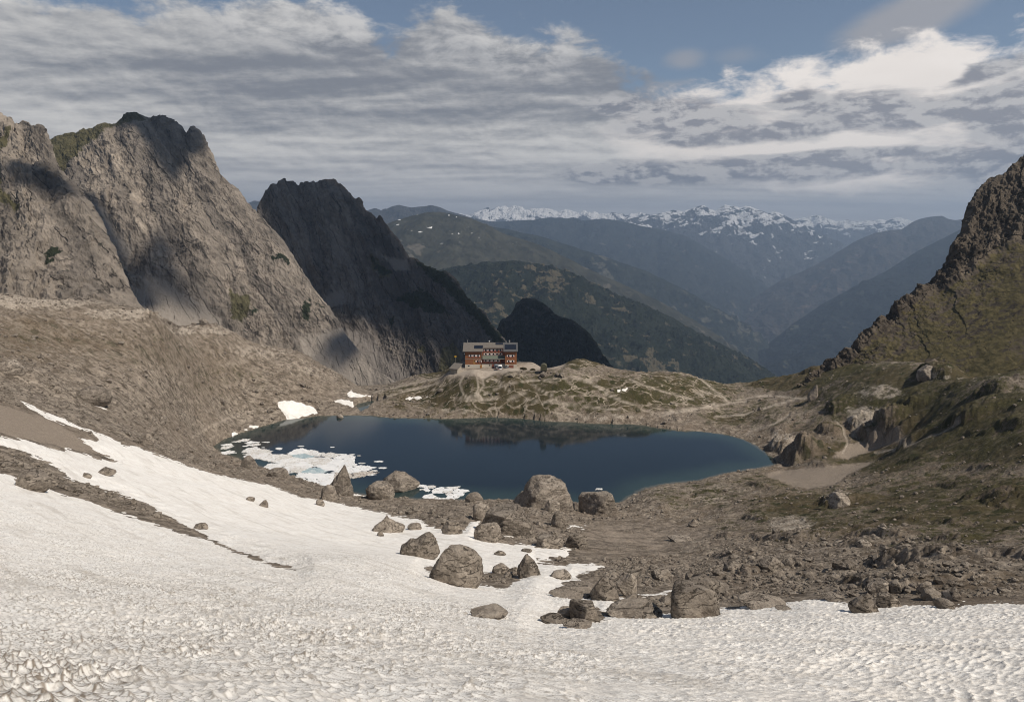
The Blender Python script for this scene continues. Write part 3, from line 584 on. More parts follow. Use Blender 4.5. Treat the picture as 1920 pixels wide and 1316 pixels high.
cup = (F1 - 0.25) * 0.15 * ss(RR, 110, 25) * np.clip(patchy, 0.15, 1.3)
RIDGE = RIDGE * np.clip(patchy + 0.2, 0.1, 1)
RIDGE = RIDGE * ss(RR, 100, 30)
ZS = Z0 + np.clip(sn_m * 0.2, -0.9, 0.4) + fbm2(X * 0.06, Y_ * 0.06, 3, 0.5, 44) * 0.35 * ss(sn_m, 0, 3) + cup + fbm2(X * 0.9, Y_ * 0.9, 3, 0.5, 45) * 0.05
DIRT = np.clip(blobs([(40, 1320, 240, 90, 1.0), (300, 1250, 560, 70, 0.55), (120, 1130, 300, 50, 0.35), (1200, 1290, 600, 60, 0.25), (1700, 1160, 400, 30, 0.25), (820, 1160, 300, 20, 0.3), (650, 1050, 200, 14, 0.3), (1000, 1120, 90, 14, 0.3)]), 0, 1)
DIRT = sample(DIRT, QX, QY) * ss(RR, 300, 100)
ZS = ZS + cup * DIRT * 0.5
Vg = np.stack([X, Y_, ZG], -1).reshape(-1, 3)
EX = np.maximum(ZG, np.where(sn_m > -0.5, ZS, -99))     # what is on top
M_GROUND = ground_mat(); M_SNOW = snow_mat()
fcs = grid_faces(NR, NA)
def subset(mask): return mask[:-1, :-1] | mask[1:, :-1] | mask[:-1, 1:] | mask[1:, 1:]
kg = subset((sn_m < 6) | (RR < 8)) & subset(SDL < 12)
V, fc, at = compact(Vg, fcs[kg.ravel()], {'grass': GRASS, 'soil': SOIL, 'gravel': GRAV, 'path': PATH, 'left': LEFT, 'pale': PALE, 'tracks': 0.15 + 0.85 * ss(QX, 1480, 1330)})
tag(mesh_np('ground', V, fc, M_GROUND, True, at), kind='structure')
ks = subset(sn_m > -1.2)
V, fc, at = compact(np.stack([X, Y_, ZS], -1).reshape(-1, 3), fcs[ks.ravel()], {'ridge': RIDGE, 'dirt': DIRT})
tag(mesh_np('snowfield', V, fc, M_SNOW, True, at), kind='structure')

# ---------------------------------------------------------------- water
def water_mat():
    m, t = new_mat('lake_water')
    p = t.node('ShaderNodeNewGeometry', out=0); d = t.attr('depth')
    n = t.noise(t.mapping(p, scale=(0.5, 1.4, 1)), 0.9, 4, 0.6); n2 = t.noise(p, 0.03, 4, 0.5)
    deep = t.mix(t.step(n2, 0.3, 0.7), (0.007, 0.014, 0.021), (0.009, 0.017, 0.025))
    col = t.mix(t.step(t.m('ADD', d, t.m('MULTIPLY', t.m('SUBTRACT', n2, 0.5), 8.0)), 0.5, 13.0), (0.024, 0.042, 0.040), deep)
    col = t.mix(t.step(d, 0.0, 1.6), (0.10, 0.095, 0.075), col)
    finish(t, col, 0.07, n, 0.016, 0.4, 0.5, {'IOR': 1.33})
    return m
M_WATER = water_mat()
iy = np.argmin(np.abs(np.exp(LR) - 280))
kw = subset(SDL > -3)
cut = subset((Y_ > 277) & (X < -55) & (X > -105) & (SDL > -3))
Vw = np.stack([X, Y_, np.zeros_like(X)], -1).reshape(-1, 3)
for nm, kk in (('lake_water', kw & ~cut), ('pond_water', kw & cut)):
    if kk.any():
        V, fc, at = compact(Vw, fcs[kk.ravel()], {'depth': SDL}); tag(mesh_np(nm, V, fc, M_WATER, True, at), kind='structure')

# ---------------------------------------------------------------- mountains: lofted faces
def resample(pts, n):
    a = np.array([P(*p) for p in pts]); b = np.array(pts, float)
    s = np.r_[0, np.cumsum(np.abs(np.diff(b[:, 0])) + 0.6 * np.abs(np.diff(b[:, 1])))]; s /= s[-1]
    u = np.linspace(0, 1, n); return np.stack([np.interp(u, s, a[:, k]) for k in range(3)], -1)
PX_CACHE = {}
def mountain(name, rows, mat, nu, nv, amp, wl, prof=1.2, dip=-50, back=(200, -160), crest_keep=0.3, strata=0.5, masks=None, seed=0, conc=0.0, oct=6, slabs=0.0, trees=None):
    """rows from foot to crest; each a traced line with its own distances"""
    L = [resample(r, nu) for r in rows]; k = len(L) - 1
    v = np.linspace(0, 1, nv)
    out = np.zeros((nv, nu, 3))
    top0 = L[-1].copy(); kw = max(nu // 14, 3); ker = np.hanning(2 * kw + 1); ker /= ker.sum()
    sm = np.stack([np.convolve(np.pad(top0[:, c], kw, mode='edge'), ker, 'valid') for c in range(3)], -1)
    for i, t in enumerate(v):
        L[-1] = sm + (top0 - sm) * float(ss(np.array(t), 0.80, 0.985))
        s = min(int(t * k), k - 1); w = t * k - s
        out[i, :, :2] = L[s][:, :2] * (1 - w) + L[s + 1][:, :2] * w
        wz = w ** prof if k == 1 else w
        out[i, :, 2] = L[s][:, 2] * (1 - wz) + L[s + 1][:, 2] * wz
    L[-1] = top0
    nb = max(nv // 8, 6)
    top = L[-1]; bk = np.zeros((nb, nu, 3))
    for i in range(nb):
        w = (i + 1) / nb; bk[i] = top; bk[i, :, 1] += back[0] * w; bk[i, :, 0] *= 1 + back[0] * w / top[:, 1]; bk[i, :, 2] += back[1] * w
    Pt = np.concatenate([out, bk], 0).astype(f32)
    vv = np.concatenate([v, np.linspace(1, 0.4, nb)])[:, None]
    du = np.gradient(Pt, axis=1); dv = np.gradient(Pt, axis=0); nrm = np.cross(du, dv); ln = np.linalg.norm(nrm, axis=-1, keepdims=True)
    nrm = nrm / np.maximum(ln, 1e-6)
    # broad normal only, so that the crest does not fold
    nrm = 0.5 * nrm + 0.5 * nrm[:nv].reshape(-1, 3).mean(0); nrm /= np.linalg.norm(nrm, axis=-1, keepdims=True)
    x, y, z = Pt[..., 0] / wl, Pt[..., 1] / wl, Pt[..., 2] / wl
    c, s_ = math.cos(R(dip)), math.sin(R(dip)); al = x * c + z * s_ ; ac = -x * s_ + z * c      # along and across the bedding
    big = fbm3(x * 0.8, y * 0.8, z * 0.8, 3, 0.5, seed)
    rg = fbm3(al * 0.75, y * 0.8, ac * 1.9, oct, 0.62, seed + 3, True)
    md = fbm3(x * 4, y * 4, z * 4, 4, 0.62, seed + 9)
    st = pn2(al * 0.5 + big, ac * 6 + md * 0.4, seed + 5); st = np.sign(st) * np.sqrt(np.abs(st)) * 0.35
    if slabs:
        m1 = ss(fbm3(al * 0.5, y * 0.6, ac * 1.1, 3, 0.5, seed + 21), -0.25, 0.3); m2 = ss(fbm3(al * 1.4, y * 1.2, ac * 2.0, 3, 0.5, seed + 23), -0.2, 0.25)
        f1 = ac * 1.7 + big * 0.7 + md * 0.12; f2 = ac * 5.2 + big * 1.2 + md * 0.35; f3 = al * 2.6 + big * 1.0 + md * 0.4
        sw = lambda f: (f - np.floor(f)) - 0.5
        st = st * 0.4 + slabs * (0.75 * sw(f1) * m1 + 0.32 * sw(f2) * m2 + 0.45 * sw(f3) * m2 * (1 - 0.6 * m1))
        md = md + 0.5 * fbm3(x * 13, y * 13, z * 13, 3, 0.6, seed + 31)
    disp = amp * (big * 0.9 + (rg - 0.2) * strata + md * 0.35 + st * strata * 0.6)
    fade = (1 - (1 - crest_keep) * ss(vv, 0.90, 1.0))
    qx, qy = proj(Pt[..., 0], Pt[..., 1], Pt[..., 2])
    PX_CACHE[name] = (qx[:nv], qy[:nv], Pt[:nv])
    at = masks(qx, qy, np.broadcast_to(vv, qx.shape), big, md) if masks else {}
    if 'scree' in at: disp = disp * (1 - 0.75 * np.clip(at['scree'], 0, 1))
    if name == 'right_flank': disp = disp * (1 - 0.9 * np.clip(at['grass'] * 1.6, 0, 1)) - 1.5 * np.clip(at['grass'] * 1.6, 0, 1)
    Pt = Pt + nrm * (disp * fade)[..., None]
    if trees:
        tn = pn3(Pt[..., 0] / trees[1], Pt[..., 1] / trees[1], Pt[..., 2] / trees[1] / 2.2, 91) + 0.6 * pn3(Pt[..., 0] / trees[1] * 2.3, Pt[..., 1] / trees[1] * 2.3, Pt[..., 2] / trees[1], 92)
        Pt[..., 2] += trees[0] * np.maximum(tn + 0.15, 0) * ss(fbm3(x * 1.4, y * 1.4, z * 1.4, 3, 0.5, 93), -0.35, -0.05)
    o = mesh_np(name, Pt.reshape(-1, 3), grid_faces(nv + nb, nu)[:, ::-1], mat, True, at)
    tag(o, kind='structure'); return o
def pm(polys, soft=8):
    def g(qx, qy):
        d = np.full(qx.shape, -1e3, f32)
        for pl in polys: d = np.maximum(d, poly_sd(qx, qy, pl))
        return ss(d, -soft, soft)
    return g
LIMESTONE = ((0.268, 0.234, 0.198), (0.092, 0.080, 0.068)); TURF = ((0.050, 0.046, 0.023), (0.105, 0.092, 0.050))
M_LIME = cliff_mat('limestone', *LIMESTONE, scale=0.022, dip=-50, grass=TURF, bdist=1.6)
M_LIME2 = cliff_mat('grey_limestone', (0.185, 0.163, 0.143), (0.070, 0.062, 0.055), scale=0.022, dip=-62, grass=TURF, bdist=1.6)

def masks_generic(grass=(), bush=(), scree=(), snow=()):
    g1, g2, g3, g4 = pm(grass, 9), pm(bush, 9), pm(scree, 14), pm(snow, 1.2)
    return lambda qx, qy, v, big, md: {'grass': g1(qx, qy) if grass else 0 * qx, 'bush': g2(qx, qy) if bush else 0 * qx, 'scree': g3(qx, qy) if scree else 0 * qx, 'snow': g4(qx, qy) if snow else 0 * qx}
mountain('far_left_peak', [[(-420, 660, 400), (0, 650, 420), (150, 660, 430), (320, 690, 440)],
                           [(-420, 110, 600), (-200, 150, 620), (-60, 185, 620), (-10, 214, 615), (0, 216, 615), (12, 226, 612), (18, 224, 612), (26, 235, 610), (33, 228, 610), (42, 227, 610), (52, 231, 606), (60, 237, 602), (70, 236, 600), (78, 242, 598), (86, 258, 590), (94, 268, 584), (104, 296, 575), (118, 322, 565), (138, 352, 555), (162, 392, 545), (186, 430, 535), (206, 470, 525), (226, 510, 515), (246, 545, 505), (264, 577, 495), (300, 630, 480), (320, 660, 470)]],
         M_LIME, 700, 480, 10, 60, 1.1, dip=-50, seed=1, strata=0.9, slabs=1.5, back=(120, -160), crest_keep=0.6,
         masks=masks_generic(grass=[[(-400, 200), (0, 262), (18, 246), (12, 275), (0, 288), (-400, 300)], [(-400, 330), (0, 330), (10, 370), (40, 385), (30, 395), (0, 385), (-400, 420)]], bush=[[(80, 488), (88, 472), (105, 462), (122, 474), (105, 488), (88, 492)], [(118, 515), (135, 510), (130, 520)]],
                             snow=[[(249, 546), (256, 551), (266, 561), (272, 571), (266, 570), (256, 560)]]))
mountain('great_peak', [[(60, 660, 610), (250, 680, 640), (400, 720, 650), (560, 770, 660), (700, 800, 640), (790, 800, 600)],
                        [(30, 330, 860), (70, 290, 870), (95, 264, 875), (110, 257, 880), (122, 253, 880), (136, 252, 885), (142, 255, 885), (152, 250, 885), (166, 242, 890), (180, 234, 890), (196, 231, 890), (204, 234, 890), (222, 224, 895), (240, 214, 900), (255, 212, 900), (268, 218, 900), (278, 222, 900), (285, 221, 900), (296, 218, 900), (304, 217, 898), (318, 225, 895), (330, 232, 892), (338, 240, 890), (344, 252, 888), (347, 268, 886), (350, 268, 886), (354, 256, 885), (362, 244, 884), (370, 250, 882), (380, 268, 880), (392, 282, 876), (402, 300, 872), (412, 326, 868), (425, 340, 862), (440, 358, 855), (455, 378, 848), (476, 400, 840), (500, 422, 830), (520, 446, 822), (545, 484, 810), (580, 532, 790), (612, 577, 770), (650, 630, 740), (700, 690, 700), (790, 750, 640)]],
         M_LIME, 1050, 660, 11, 75, 1.15, dip=-50, seed=4, strata=0.9, slabs=1.5, back=(160, -220), crest_keep=0.55,
         masks=masks_generic(grass=[[(85, 268), (120, 250), (160, 240), (200, 228), (240, 208), (262, 210), (270, 225), (232, 232), (200, 246), (170, 270), (140, 295), (115, 318), (100, 300)], [(432, 548), (450, 560), (468, 556), (470, 580), (462, 598), (452, 608), (434, 602)]],
                             bush=[[(470, 580), (484, 582), (482, 590), (473, 592)], [(508, 490), (530, 480), (545, 500), (530, 496)], [(565, 600), (572, 565), (585, 575), (578, 605)], [(580, 560), (598, 572), (612, 580), (600, 582)]],
                             scree=[[(180, 390), (200, 392), (215, 430), (250, 470), (235, 480), (212, 450)], [(240, 560), (300, 520), (420, 600), (400, 720), (260, 660)], [(560, 640), (650, 610), (760, 700), (780, 760), (600, 760)]]))
mountain('dark_peak', [[(430, 760, 720), (560, 800, 730), (700, 820, 730), (850, 800, 700), (1000, 820, 680), (1060, 820, 670)],
                       [(492, 560, 900), (488, 470, 930), (485, 420, 950), (486, 374, 965), (492, 366, 970), (500, 356, 975), (510, 349, 980), (520, 345, 985), (532, 337, 990), (545, 343, 990), (556, 350, 990), (563, 356, 990), (565, 344, 990), (569, 346, 990), (572, 343, 990), (585, 345, 990), (594, 347, 990), (602, 342, 990), (614, 340, 990), (625, 338, 990), (634, 345, 988), (645, 352, 985), (652, 362, 982), (658, 372, 980), (664, 377, 978), (672, 374, 976), (678, 381, 974), (684, 394, 970), (692, 400, 966), (700, 404, 962), (706, 411, 960), (712, 405, 958), (720, 416, 954), (732, 436, 948), (744, 452, 942), (756, 472, 934), (766, 486, 928), (775, 487, 924), (790, 497, 916), (812, 508, 906), (832, 514, 898), (848, 524, 890), (870, 550, 876), (890, 575, 862), (912, 598, 850), (936, 632, 835), (962, 660, 815), (1000, 720, 790), (1060, 790, 760)]],
         M_LIME2, 900, 540, 11, 70, 1.2, dip=-62, seed=8, strata=0.9, slabs=1.3, back=(160, -220), crest_keep=0.55,
         masks=masks_generic(grass=[[(690, 480), (720, 500), (740, 515), (715, 528), (700, 505)], [(785, 650), (800, 650), (800, 665), (786, 668)], [(830, 660), (850, 650), (870, 690), (820, 700)]], bush=[[(775, 485), (830, 510), (880, 560), (940, 635), (1000, 720), (960, 700), (900, 620), (850, 560), (800, 520)], [(725, 600), (740, 600), (735, 620)], [(692, 484), (735, 514), (712, 522)], [(740, 560), (800, 545), (850, 600), (800, 590)]],
                             scree=[[(610, 560), (650, 540), (660, 570), (600, 590)], [(620, 620), (680, 620), (770, 700), (760, 800), (560, 800), (560, 650)], [(715, 480), (760, 490), (770, 510), (740, 512)]]))
M_BUSH = far_mat('dwarf_pine_slope', (0.008, 0.011, 0.008), (0.034, 0.035, 0.027), 0.012, (0.045, 0.042, 0.038), -0.3, bdist=6)
mountain('black_knob', [[(880, 800, 900), (1000, 820, 920), (1200, 830, 880)],
                        [(880, 740, 1000), (925, 650, 1100), (938, 606, 1120), (950, 598, 1130), (960, 590, 1140), (968, 572, 1145), (980, 562, 1150), (992, 560, 1150), (1004, 561, 1150), (1014, 567, 1145), (1026, 577, 1140), (1040, 589, 1130), (1056, 598, 1120), (1072, 602, 1110), (1088, 612, 1100), (1102, 626, 1085), (1114, 642, 1070), (1126, 662, 1050), (1140, 682, 1030), (1160, 705, 1005), (1200, 760, 960)]],
         M_BUSH, 520, 320, 13, 55, 1.0, dip=-70, seed=12, strata=0.9, slabs=0.6, back=(120, -160), crest_keep=0.35, trees=(2.6, 7))
M_RIGHT = cliff_mat('right_rock', (0.145, 0.120, 0.094), (0.040, 0.033, 0.026), scale=0.06, dip=38, grass=((0.042, 0.038, 0.016), (0.125, 0.102, 0.052)), bdist=0.7)  # dark brown rock, deepened so its colour carries some of the crag's shade
def right_masks(qx, qy, v, big, md):
    d = poly_sd(qx, qy, [(1560, 690), (1600, 664), (1655, 614), (1752, 536), (1815, 512), (1865, 468), (1920, 444), (2150, 330), (2500, 250), (2500, 900), (1500, 900)])
    return {'grass': ss(d, -4, 10) * 0.53 + 0.10 * ss(d, 30, 90), 'bush': 0 * qx, 'scree': 0 * qx, 'snow': 0 * qx}
_A = P(1600, 664, 294)
def flank_y(px, py, a=0.56, b=0.30):          # where the ray meets the tilted plane of the hillside
    x, y, z = P(px, py, 1.0); return (H - _A[2] + a * _A[0] + b * _A[1]) / (a * x + b - (z - H))
FM = [(1535, 694), (1600, 664), (1655, 614), (1752, 538), (1815, 508), (1865, 470), (1920, 440), (2150, 330), (2500, 250)]
FC = [(1540, 690), (1582, 668), (1600, 652), (1626, 628), (1650, 603), (1680, 578), (1702, 560), (1730, 541), (1758, 514), (1774, 497), (1782, 480), (1790, 462), (1797, 446), (1808, 436), (1815, 416), (1820, 396), (1827, 376), (1836, 360), (1846, 348), (1850, 336), (1858, 330), (1870, 331), (1880, 326), (1890, 318), (1900, 313), (1908, 303), (1920, 293), (1990, 235), (2150, 150), (2500, 110)]
FM = [(a, b, flank_y(a, b)) for a, b in FM]
def crest_y(px, py):
    ym = float(np.interp(px, [q[0] for q in FM], [q[2] for q in FM])); return ym + 3 + 0.30 * max(flank_y(px, py) - ym, 0)
FC = [(a, b, crest_y(a, b)) for a, b in FC]
FF = [(a, b, flank_y(a, b)) for a, b in [(1500, 740), (1700, 745), (1920, 745), (2150, 745), (2500, 735)]]
mountain('right_flank', [FF, FM, FC],
         M_RIGHT, 820, 600, 6.5, 24, 1.0, dip=62, seed=15, strata=0.9, slabs=1.0, back=(60, -70), crest_keep=0.5, masks=right_masks)

# far country
def zat(py, Y): return H + tan_at(py) * Y
FOREST = ((0.010, 0.014, 0.010), (0.032, 0.036, 0.022))
far = [
 ('green_hill', [(560, 640, 2300), (800, 820, 2100), (1100, 830, 2200), (1620, 830, 2800)], [(640, 470, 3500), (700, 432, 3600), (735, 416, 3650), (770, 405, 3700), (800, 399, 3750), (825, 397, 3780), (850, 402, 3800), (880, 409, 3800), (912, 421, 3800), (950, 440, 3800), (1000, 456, 3800), (1050, 478, 3800), (1100, 503, 3800), (1160, 530, 3800), (1230, 562, 3850), (1300, 600, 3900), (1350, 632, 3950), (1420, 682, 4000), (1480, 722, 4050), (1620, 790, 4100)], far_mat('alpine_meadow', (0.024, 0.026, 0.020), (0.062, 0.060, 0.044), 0.0016, (0.10, 0.09, 0.072), -0.3, spot=(-40, 120), bdist=10), 60, 500, 560, 220),
 ('forest_ridge', [(760, 700, 1500), (960, 830, 1500), (1300, 850, 1600), (1620, 850, 2000)], [(760, 520, 2600), (860, 500, 2600), (960, 489, 2600), (1010, 495, 2600), (1060, 509, 2600), (1110, 530, 2600), (1145, 549, 2600), (1200, 570, 2600), (1260, 596, 2600), (1300, 620, 2600), (1350, 643, 2600), (1400, 673, 2600), (1450, 703, 2600), (1490, 735, 2600), (1620, 800, 2600)], far_mat('spruce_forest', (0.010, 0.014, 0.011), (0.030, 0.035, 0.025), 0.0032, (0.085, 0.074, 0.050), -0.25, bdist=16), 40, 300, 800, 340),
 ('blue_ridge', [(560, 500, 5800), (800, 520, 5800), (1000, 520, 5800)], [(560, 440, 7000), (640, 412, 7000), (690, 395, 7000), (704, 391, 7000), (718, 396, 7000), (735, 389, 7000), (748, 386, 7000), (770, 390, 7000), (792, 387, 7000), (808, 384, 7000), (822, 388, 7000), (840, 396, 7000), (870, 404, 7000), (910, 415, 7000), (1000, 460, 7000)], far_mat('blue_slopes', (0.035, 0.036, 0.038), (0.075, 0.072, 0.068), 0.001, snow=(0.8, 0.8, 0.8), snow_z=(300, 700), snow_amt=-0.35, bdist=60), 130, 700, 360, 120),
 ('small_far_hill', [(400, 480, 6000), (600, 480, 6000)], [(400, 440, 7000), (440, 400, 7000), (458, 384, 7000), (476, 377, 7000), (490, 379, 7000), (520, 395, 7000), (600, 430, 7000)], None, 80, 700, 160, 80),
 ('glacier_range', [(780, 450, 11500), (1000, 455, 11500), (1320, 455, 11500)], [(780, 420, 13000), (840, 406, 13000), (862, 400, 13000), (878, 403, 13000), (892, 399, 13000), (900, 395, 13000), (912, 393, 13000), (925, 397, 13000), (938, 395, 13000), (950, 397, 13000), (962, 396, 13000), (975, 392, 13000), (984, 396, 13000), (1000, 393, 13000), (1018, 391, 13000), (1034, 392, 13000), (1046, 396, 13000), (1060, 392, 13000), (1072, 395, 13000), (1084, 399, 13000), (1102, 402, 13000), (1130, 402, 13000), (1158, 408, 13000), (1186, 402, 13000), (1200, 398, 13000), (1212, 403, 13000), (1240, 410, 13000), (1320, 430, 13000)], far_mat('glacier_rock', (0.07, 0.075, 0.08), (0.14, 0.14, 0.14), 0.0006, snow=(0.88, 0.87, 0.86), snow_z=(40, 380), snow_amt=0.62, bdist=150), 150, 900, 560, 90),
 ('dark_blue_ridge', [(820, 560, 6500), (1100, 600, 6500), (1560, 640, 7000)], [(820, 420, 9000), (880, 408, 9000), (930, 416, 9000), (965, 414, 9000), (1000, 413, 9000), (1030, 408, 9000), (1060, 411, 9000), (1095, 415, 9000), (1130, 411, 9000), (1160, 415, 9000), (1200, 424, 9000), (1240, 432, 9000), (1280, 440, 9000), (1320, 462, 9000), (1370, 490, 9000), (1430, 532, 9000), (1480, 566, 9000), (1560, 610, 9000)], far_mat('far_forest', (0.012, 0.016, 0.016), (0.040, 0.042, 0.036), 0.0012, (0.11, 0.10, 0.08), -0.6, spot=(150, 250), bdist=60), 150, 900, 520, 160),
 ('wooded_spur', [(820, 600, 4200), (1100, 720, 4200), (1640, 780, 4500)], [(820, 440, 5600), (900, 424, 5600), (960, 432, 5600), (1020, 446, 5600), (1090, 468, 5600), (1150, 488, 5600), (1210, 508, 5600), (1270, 536, 5600), (1330, 572, 5600), (1380, 604, 5600), (1430, 644, 5600), (1480, 688, 5600), (1540, 722, 5600), (1640, 760, 5600)], far_mat('spur_forest', (0.011, 0.015, 0.012), (0.036, 0.040, 0.030), 0.0016, (0.085, 0.080, 0.06), -0.35, bdist=30), 100, 600, 520, 180),
 ('snow_peaks', [(1080, 620, 8000), (1400, 640, 8000), (1760, 600, 8500)], [(1080, 430, 11000), (1150, 415, 11000), (1190, 409, 11000), (1215, 404, 11000), (1235, 402, 11000), (1250, 397, 11000), (1262, 394, 11000), (1280, 396, 11000), (1296, 393, 11000), (1308, 388, 11000), (1320, 386, 11000), (1330, 392, 11000), (1342, 394, 11000), (1352, 388, 11000), (1360, 384, 11000), (1372, 388, 11000), (1386, 391, 11000), (1398, 388, 11000), (1412, 391, 11000), (1426, 396, 11000), (1440, 402, 11000), (1452, 397, 11000), (1462, 400, 11000), (1476, 408, 11000), (1496, 417, 11000), (1530, 434, 11000), (1580, 460, 11000), (1640, 498, 11000), (1760, 560, 11000)], far_mat('snow_peak_rock', (0.045, 0.048, 0.052), (0.105, 0.105, 0.105), 0.0009, snow=(0.88, 0.87, 0.86), snow_z=(-160, 420), snow_amt=0.30, bdist=140), 160, 900, 620, 220),
 ('distant_snow_ridge', [(1420, 480, 12000), (1760, 480, 12000)], [(1420, 425, 13500), (1470, 418, 13500), (1490, 412, 13500), (1505, 410, 13500), (1522, 405, 13500), (1534, 404, 13500), (1550, 410, 13500), (1568, 416, 13500), (1590, 413, 13500), (1612, 417, 13500), (1634, 413, 13500), (1650, 411, 13500), (1662, 413, 13500), (1674, 409, 13500), (1688, 408, 13500), (1704, 414, 13500), (1730, 424, 13500), (1760, 440, 13500)], far_mat('snow_ridge_rock', (0.05, 0.052, 0.055), (0.11, 0.11, 0.11), 0.0009, snow=(0.9, 0.89, 0.86), snow_z=(-60, 260), snow_amt=0.55, bdist=140), 130, 800, 360, 120),
 ('brown_shoulder', [(1260, 720, 5200), (1560, 740, 5400), (2000, 700, 6000)], [(1260, 640, 8000), (1340, 602, 8000), (1400, 567, 8000), (1460, 528, 8000), (1520, 501, 8000), (1560, 480, 8000), (1600, 456, 8000), (1640, 437, 8000), (1670, 432, 8000), (1690, 430, 8000), (1710, 417, 8000), (1726, 411, 8000), (1742, 408, 8000), (1756, 406, 8000), (1766, 406, 8000), (1778, 412, 8000), (1790, 414, 8000), (1820, 413, 8000), (1900, 410, 8000), (2000, 410, 8000)], far_mat('brown_slope', (0.022, 0.022, 0.022), (0.075, 0.062, 0.052), 0.0012, (0.12, 0.09, 0.075), -0.4, spot=(200, 260), bdist=60), 120, 800, 560, 220),
 ('shaded_flank', [(1320, 780, 3400), (1560, 800, 3300), (2200, 800, 3300)], [(1320, 720, 5600), (1372, 692, 5600), (1440, 645, 5600), (1490, 606, 5600), (1540, 572, 5600), (1600, 540, 5600), (1660, 508, 5600), (1720, 472, 5600), (1770, 447, 5600), (1812, 425, 5600), (1870, 396, 5600), (1960, 365, 5600), (2200, 340, 5600)], far_mat('shaded_forest', (0.008, 0.011, 0.012), (0.022, 0.025, 0.022), 0.0020, (0.085, 0.085, 0.060), -0.6, bdist=40), 80, 500, 520, 220),
]
Y_FAR = lambda c: c[0][2]
for nm, foot, crest, mat, amp, wl, nu, nv in far:
    if mat is None: mat = bpy.data.materials['blue_slopes']
    mountain(nm, [foot, crest], mat, nu, nv, amp * 1.25, wl * 0.8, 1.05, dip=60, back=(1200, -700), seed=hash(nm) % 97 if False else sum(map(ord, nm)) % 97, strata=0.55, crest_keep=0.17 if Y_FAR(crest) > 9500 else 0.12, trees=(10, 15) if nm == 'forest_ridge' else None)
bm = bmesh.new(); bmesh.ops.create_grid(bm, x_segments=2, y_segments=2, size=1)
bmesh.ops.transform(bm, matrix=Matrix.Translation((0, 6200, -900)) @ Matrix.Diagonal((16500, 8400, 1, 1)), verts=bm.verts)
tag(bm_obj('valley_floor', bm, far_mat('valley', (0.03, 0.035, 0.022), (0.09, 0.085, 0.06), 0.0015, (0.16, 0.14, 0.11), 0.6, bdist=5)), kind='structure')

# ---------------------------------------------------------------- clouds out of the frame that throw the shadows on the mountains
def cloud_mat():
    m, t = new_mat('cloud')
    p = t.node('ShaderNodeNewGeometry', out=0)
    n = t.noise(p, 0.012, 7, 0.6)
    a = t.step(t.m('ADD', t.attr('cover'), t.m('MULTIPLY', t.m('SUBTRACT', n, 0.5), 0.7)), 0.15, 0.75)
    df = t.node('ShaderNodeBsdfDiffuse', {0: (0.8, 0.8, 0.8, 1)}); tr = t.node('ShaderNodeBsdfTransparent')
    t.node('ShaderNodeOutputMaterial', {0: t.node('ShaderNodeMixShader', {0: a, 1: tr, 2: df})}, out=None)
    return m
M_CLOUD = cloud_mat()
def on_face(px, py, names):
    best = None
    for nm in names:
        qx, qy, Pt = PX_CACHE[nm]; d = (qx - px) ** 2 + (qy - py) ** 2; k = np.argmin(d)
        if best is None or d.flat[k] < best[0]: best = (d.flat[k], Pt.reshape(-1, 3)[k])
    return best[1] if best[0] < 36 else np.array(P(px, py, float(best[1][1])))
def cloud(poly, names, level, soft, dark=1.0):
    Q = []
    for px, py in poly:
        p = on_face(px, py, names) if isinstance(names[0], str) else np.array(P(px, py, names[0]))
        Q.append(tuple((p + S * (level - p[2]) / S[2])[:2]))
    Q = np.array(Q); lo = Q.min(0) - soft; hi = Q.max(0) + soft; n = 70
    gx, gy = np.meshgrid(np.linspace(lo[0], hi[0], n), np.linspace(lo[1], hi[1], n))
    cov = ss(poly_sd(gx, gy, [tuple(q) for q in Q]), -soft, soft) * dark
    th = 40 * np.sqrt(np.clip(cov, 0, 1)) * (0.7 + 0.5 * fbm2(gx / 120, gy / 120, 3)) + 1
    V = np.concatenate([np.stack([gx, gy, level + th], -1).reshape(-1, 3), np.stack([gx, gy, level - 0.3 * th], -1).reshape(-1, 3)])
    g = grid_faces(n, n); fc = np.concatenate([g, g[:, ::-1] + n * n]); c = np.concatenate([cov.ravel(), cov.ravel()])
    keep = c[fc].max(1) > 0.01
    V, fc, at = compact(V, fc[keep], {'cover': c})
    tag(mesh_np('cloud', V, fc, M_CLOUD, True, at), kind='structure')
cloud([(484, 372), (540, 335), (630, 335), (680, 380), (760, 470), (870, 545), (980, 660), (960, 720), (860, 690), (760, 640), (690, 615), (630, 600), (585, 590), (545, 490), (520, 440)], ['dark_peak'], 1500, 28)
cloud([(930, 650), (938, 600), (965, 570), (1000, 555), (1050, 590), (1100, 620), (1140, 680), (1160, 720), (1000, 740), (930, 700)], ['black_knob'], 1650, 50)
cloud([(236, 195), (310, 195), (350, 215), (385, 230), (385, 275), (362, 292), (340, 300), (328, 335), (310, 318), (285, 285), (258, 250), (225, 240)], ['great_peak'], 1400, 12)
cloud([(270, 460), (305, 430), (345, 435), (350, 470), (330, 500), (380, 560), (420, 600), (350, 590), (290, 560), (240, 520), (270, 490)], ['great_peak'], 1450, 26, 0.62)
cloud([(160, 376), (182, 380), (215, 430), (240, 475), (270, 530), (300, 575), (230, 585), (190, 520), (165, 450)], ['great_peak'], 1380, 7)
cloud([(20, 325), (80, 320), (110, 330), (140, 365), (130, 390), (90, 370), (20, 350)], ['far_left_peak'], 1380, 14)
cloud([(590, 660), (620, 650), (660, 690), (650, 725), (600, 720)], ['dark_peak', 'great_peak'], 1500, 14, 0.9)

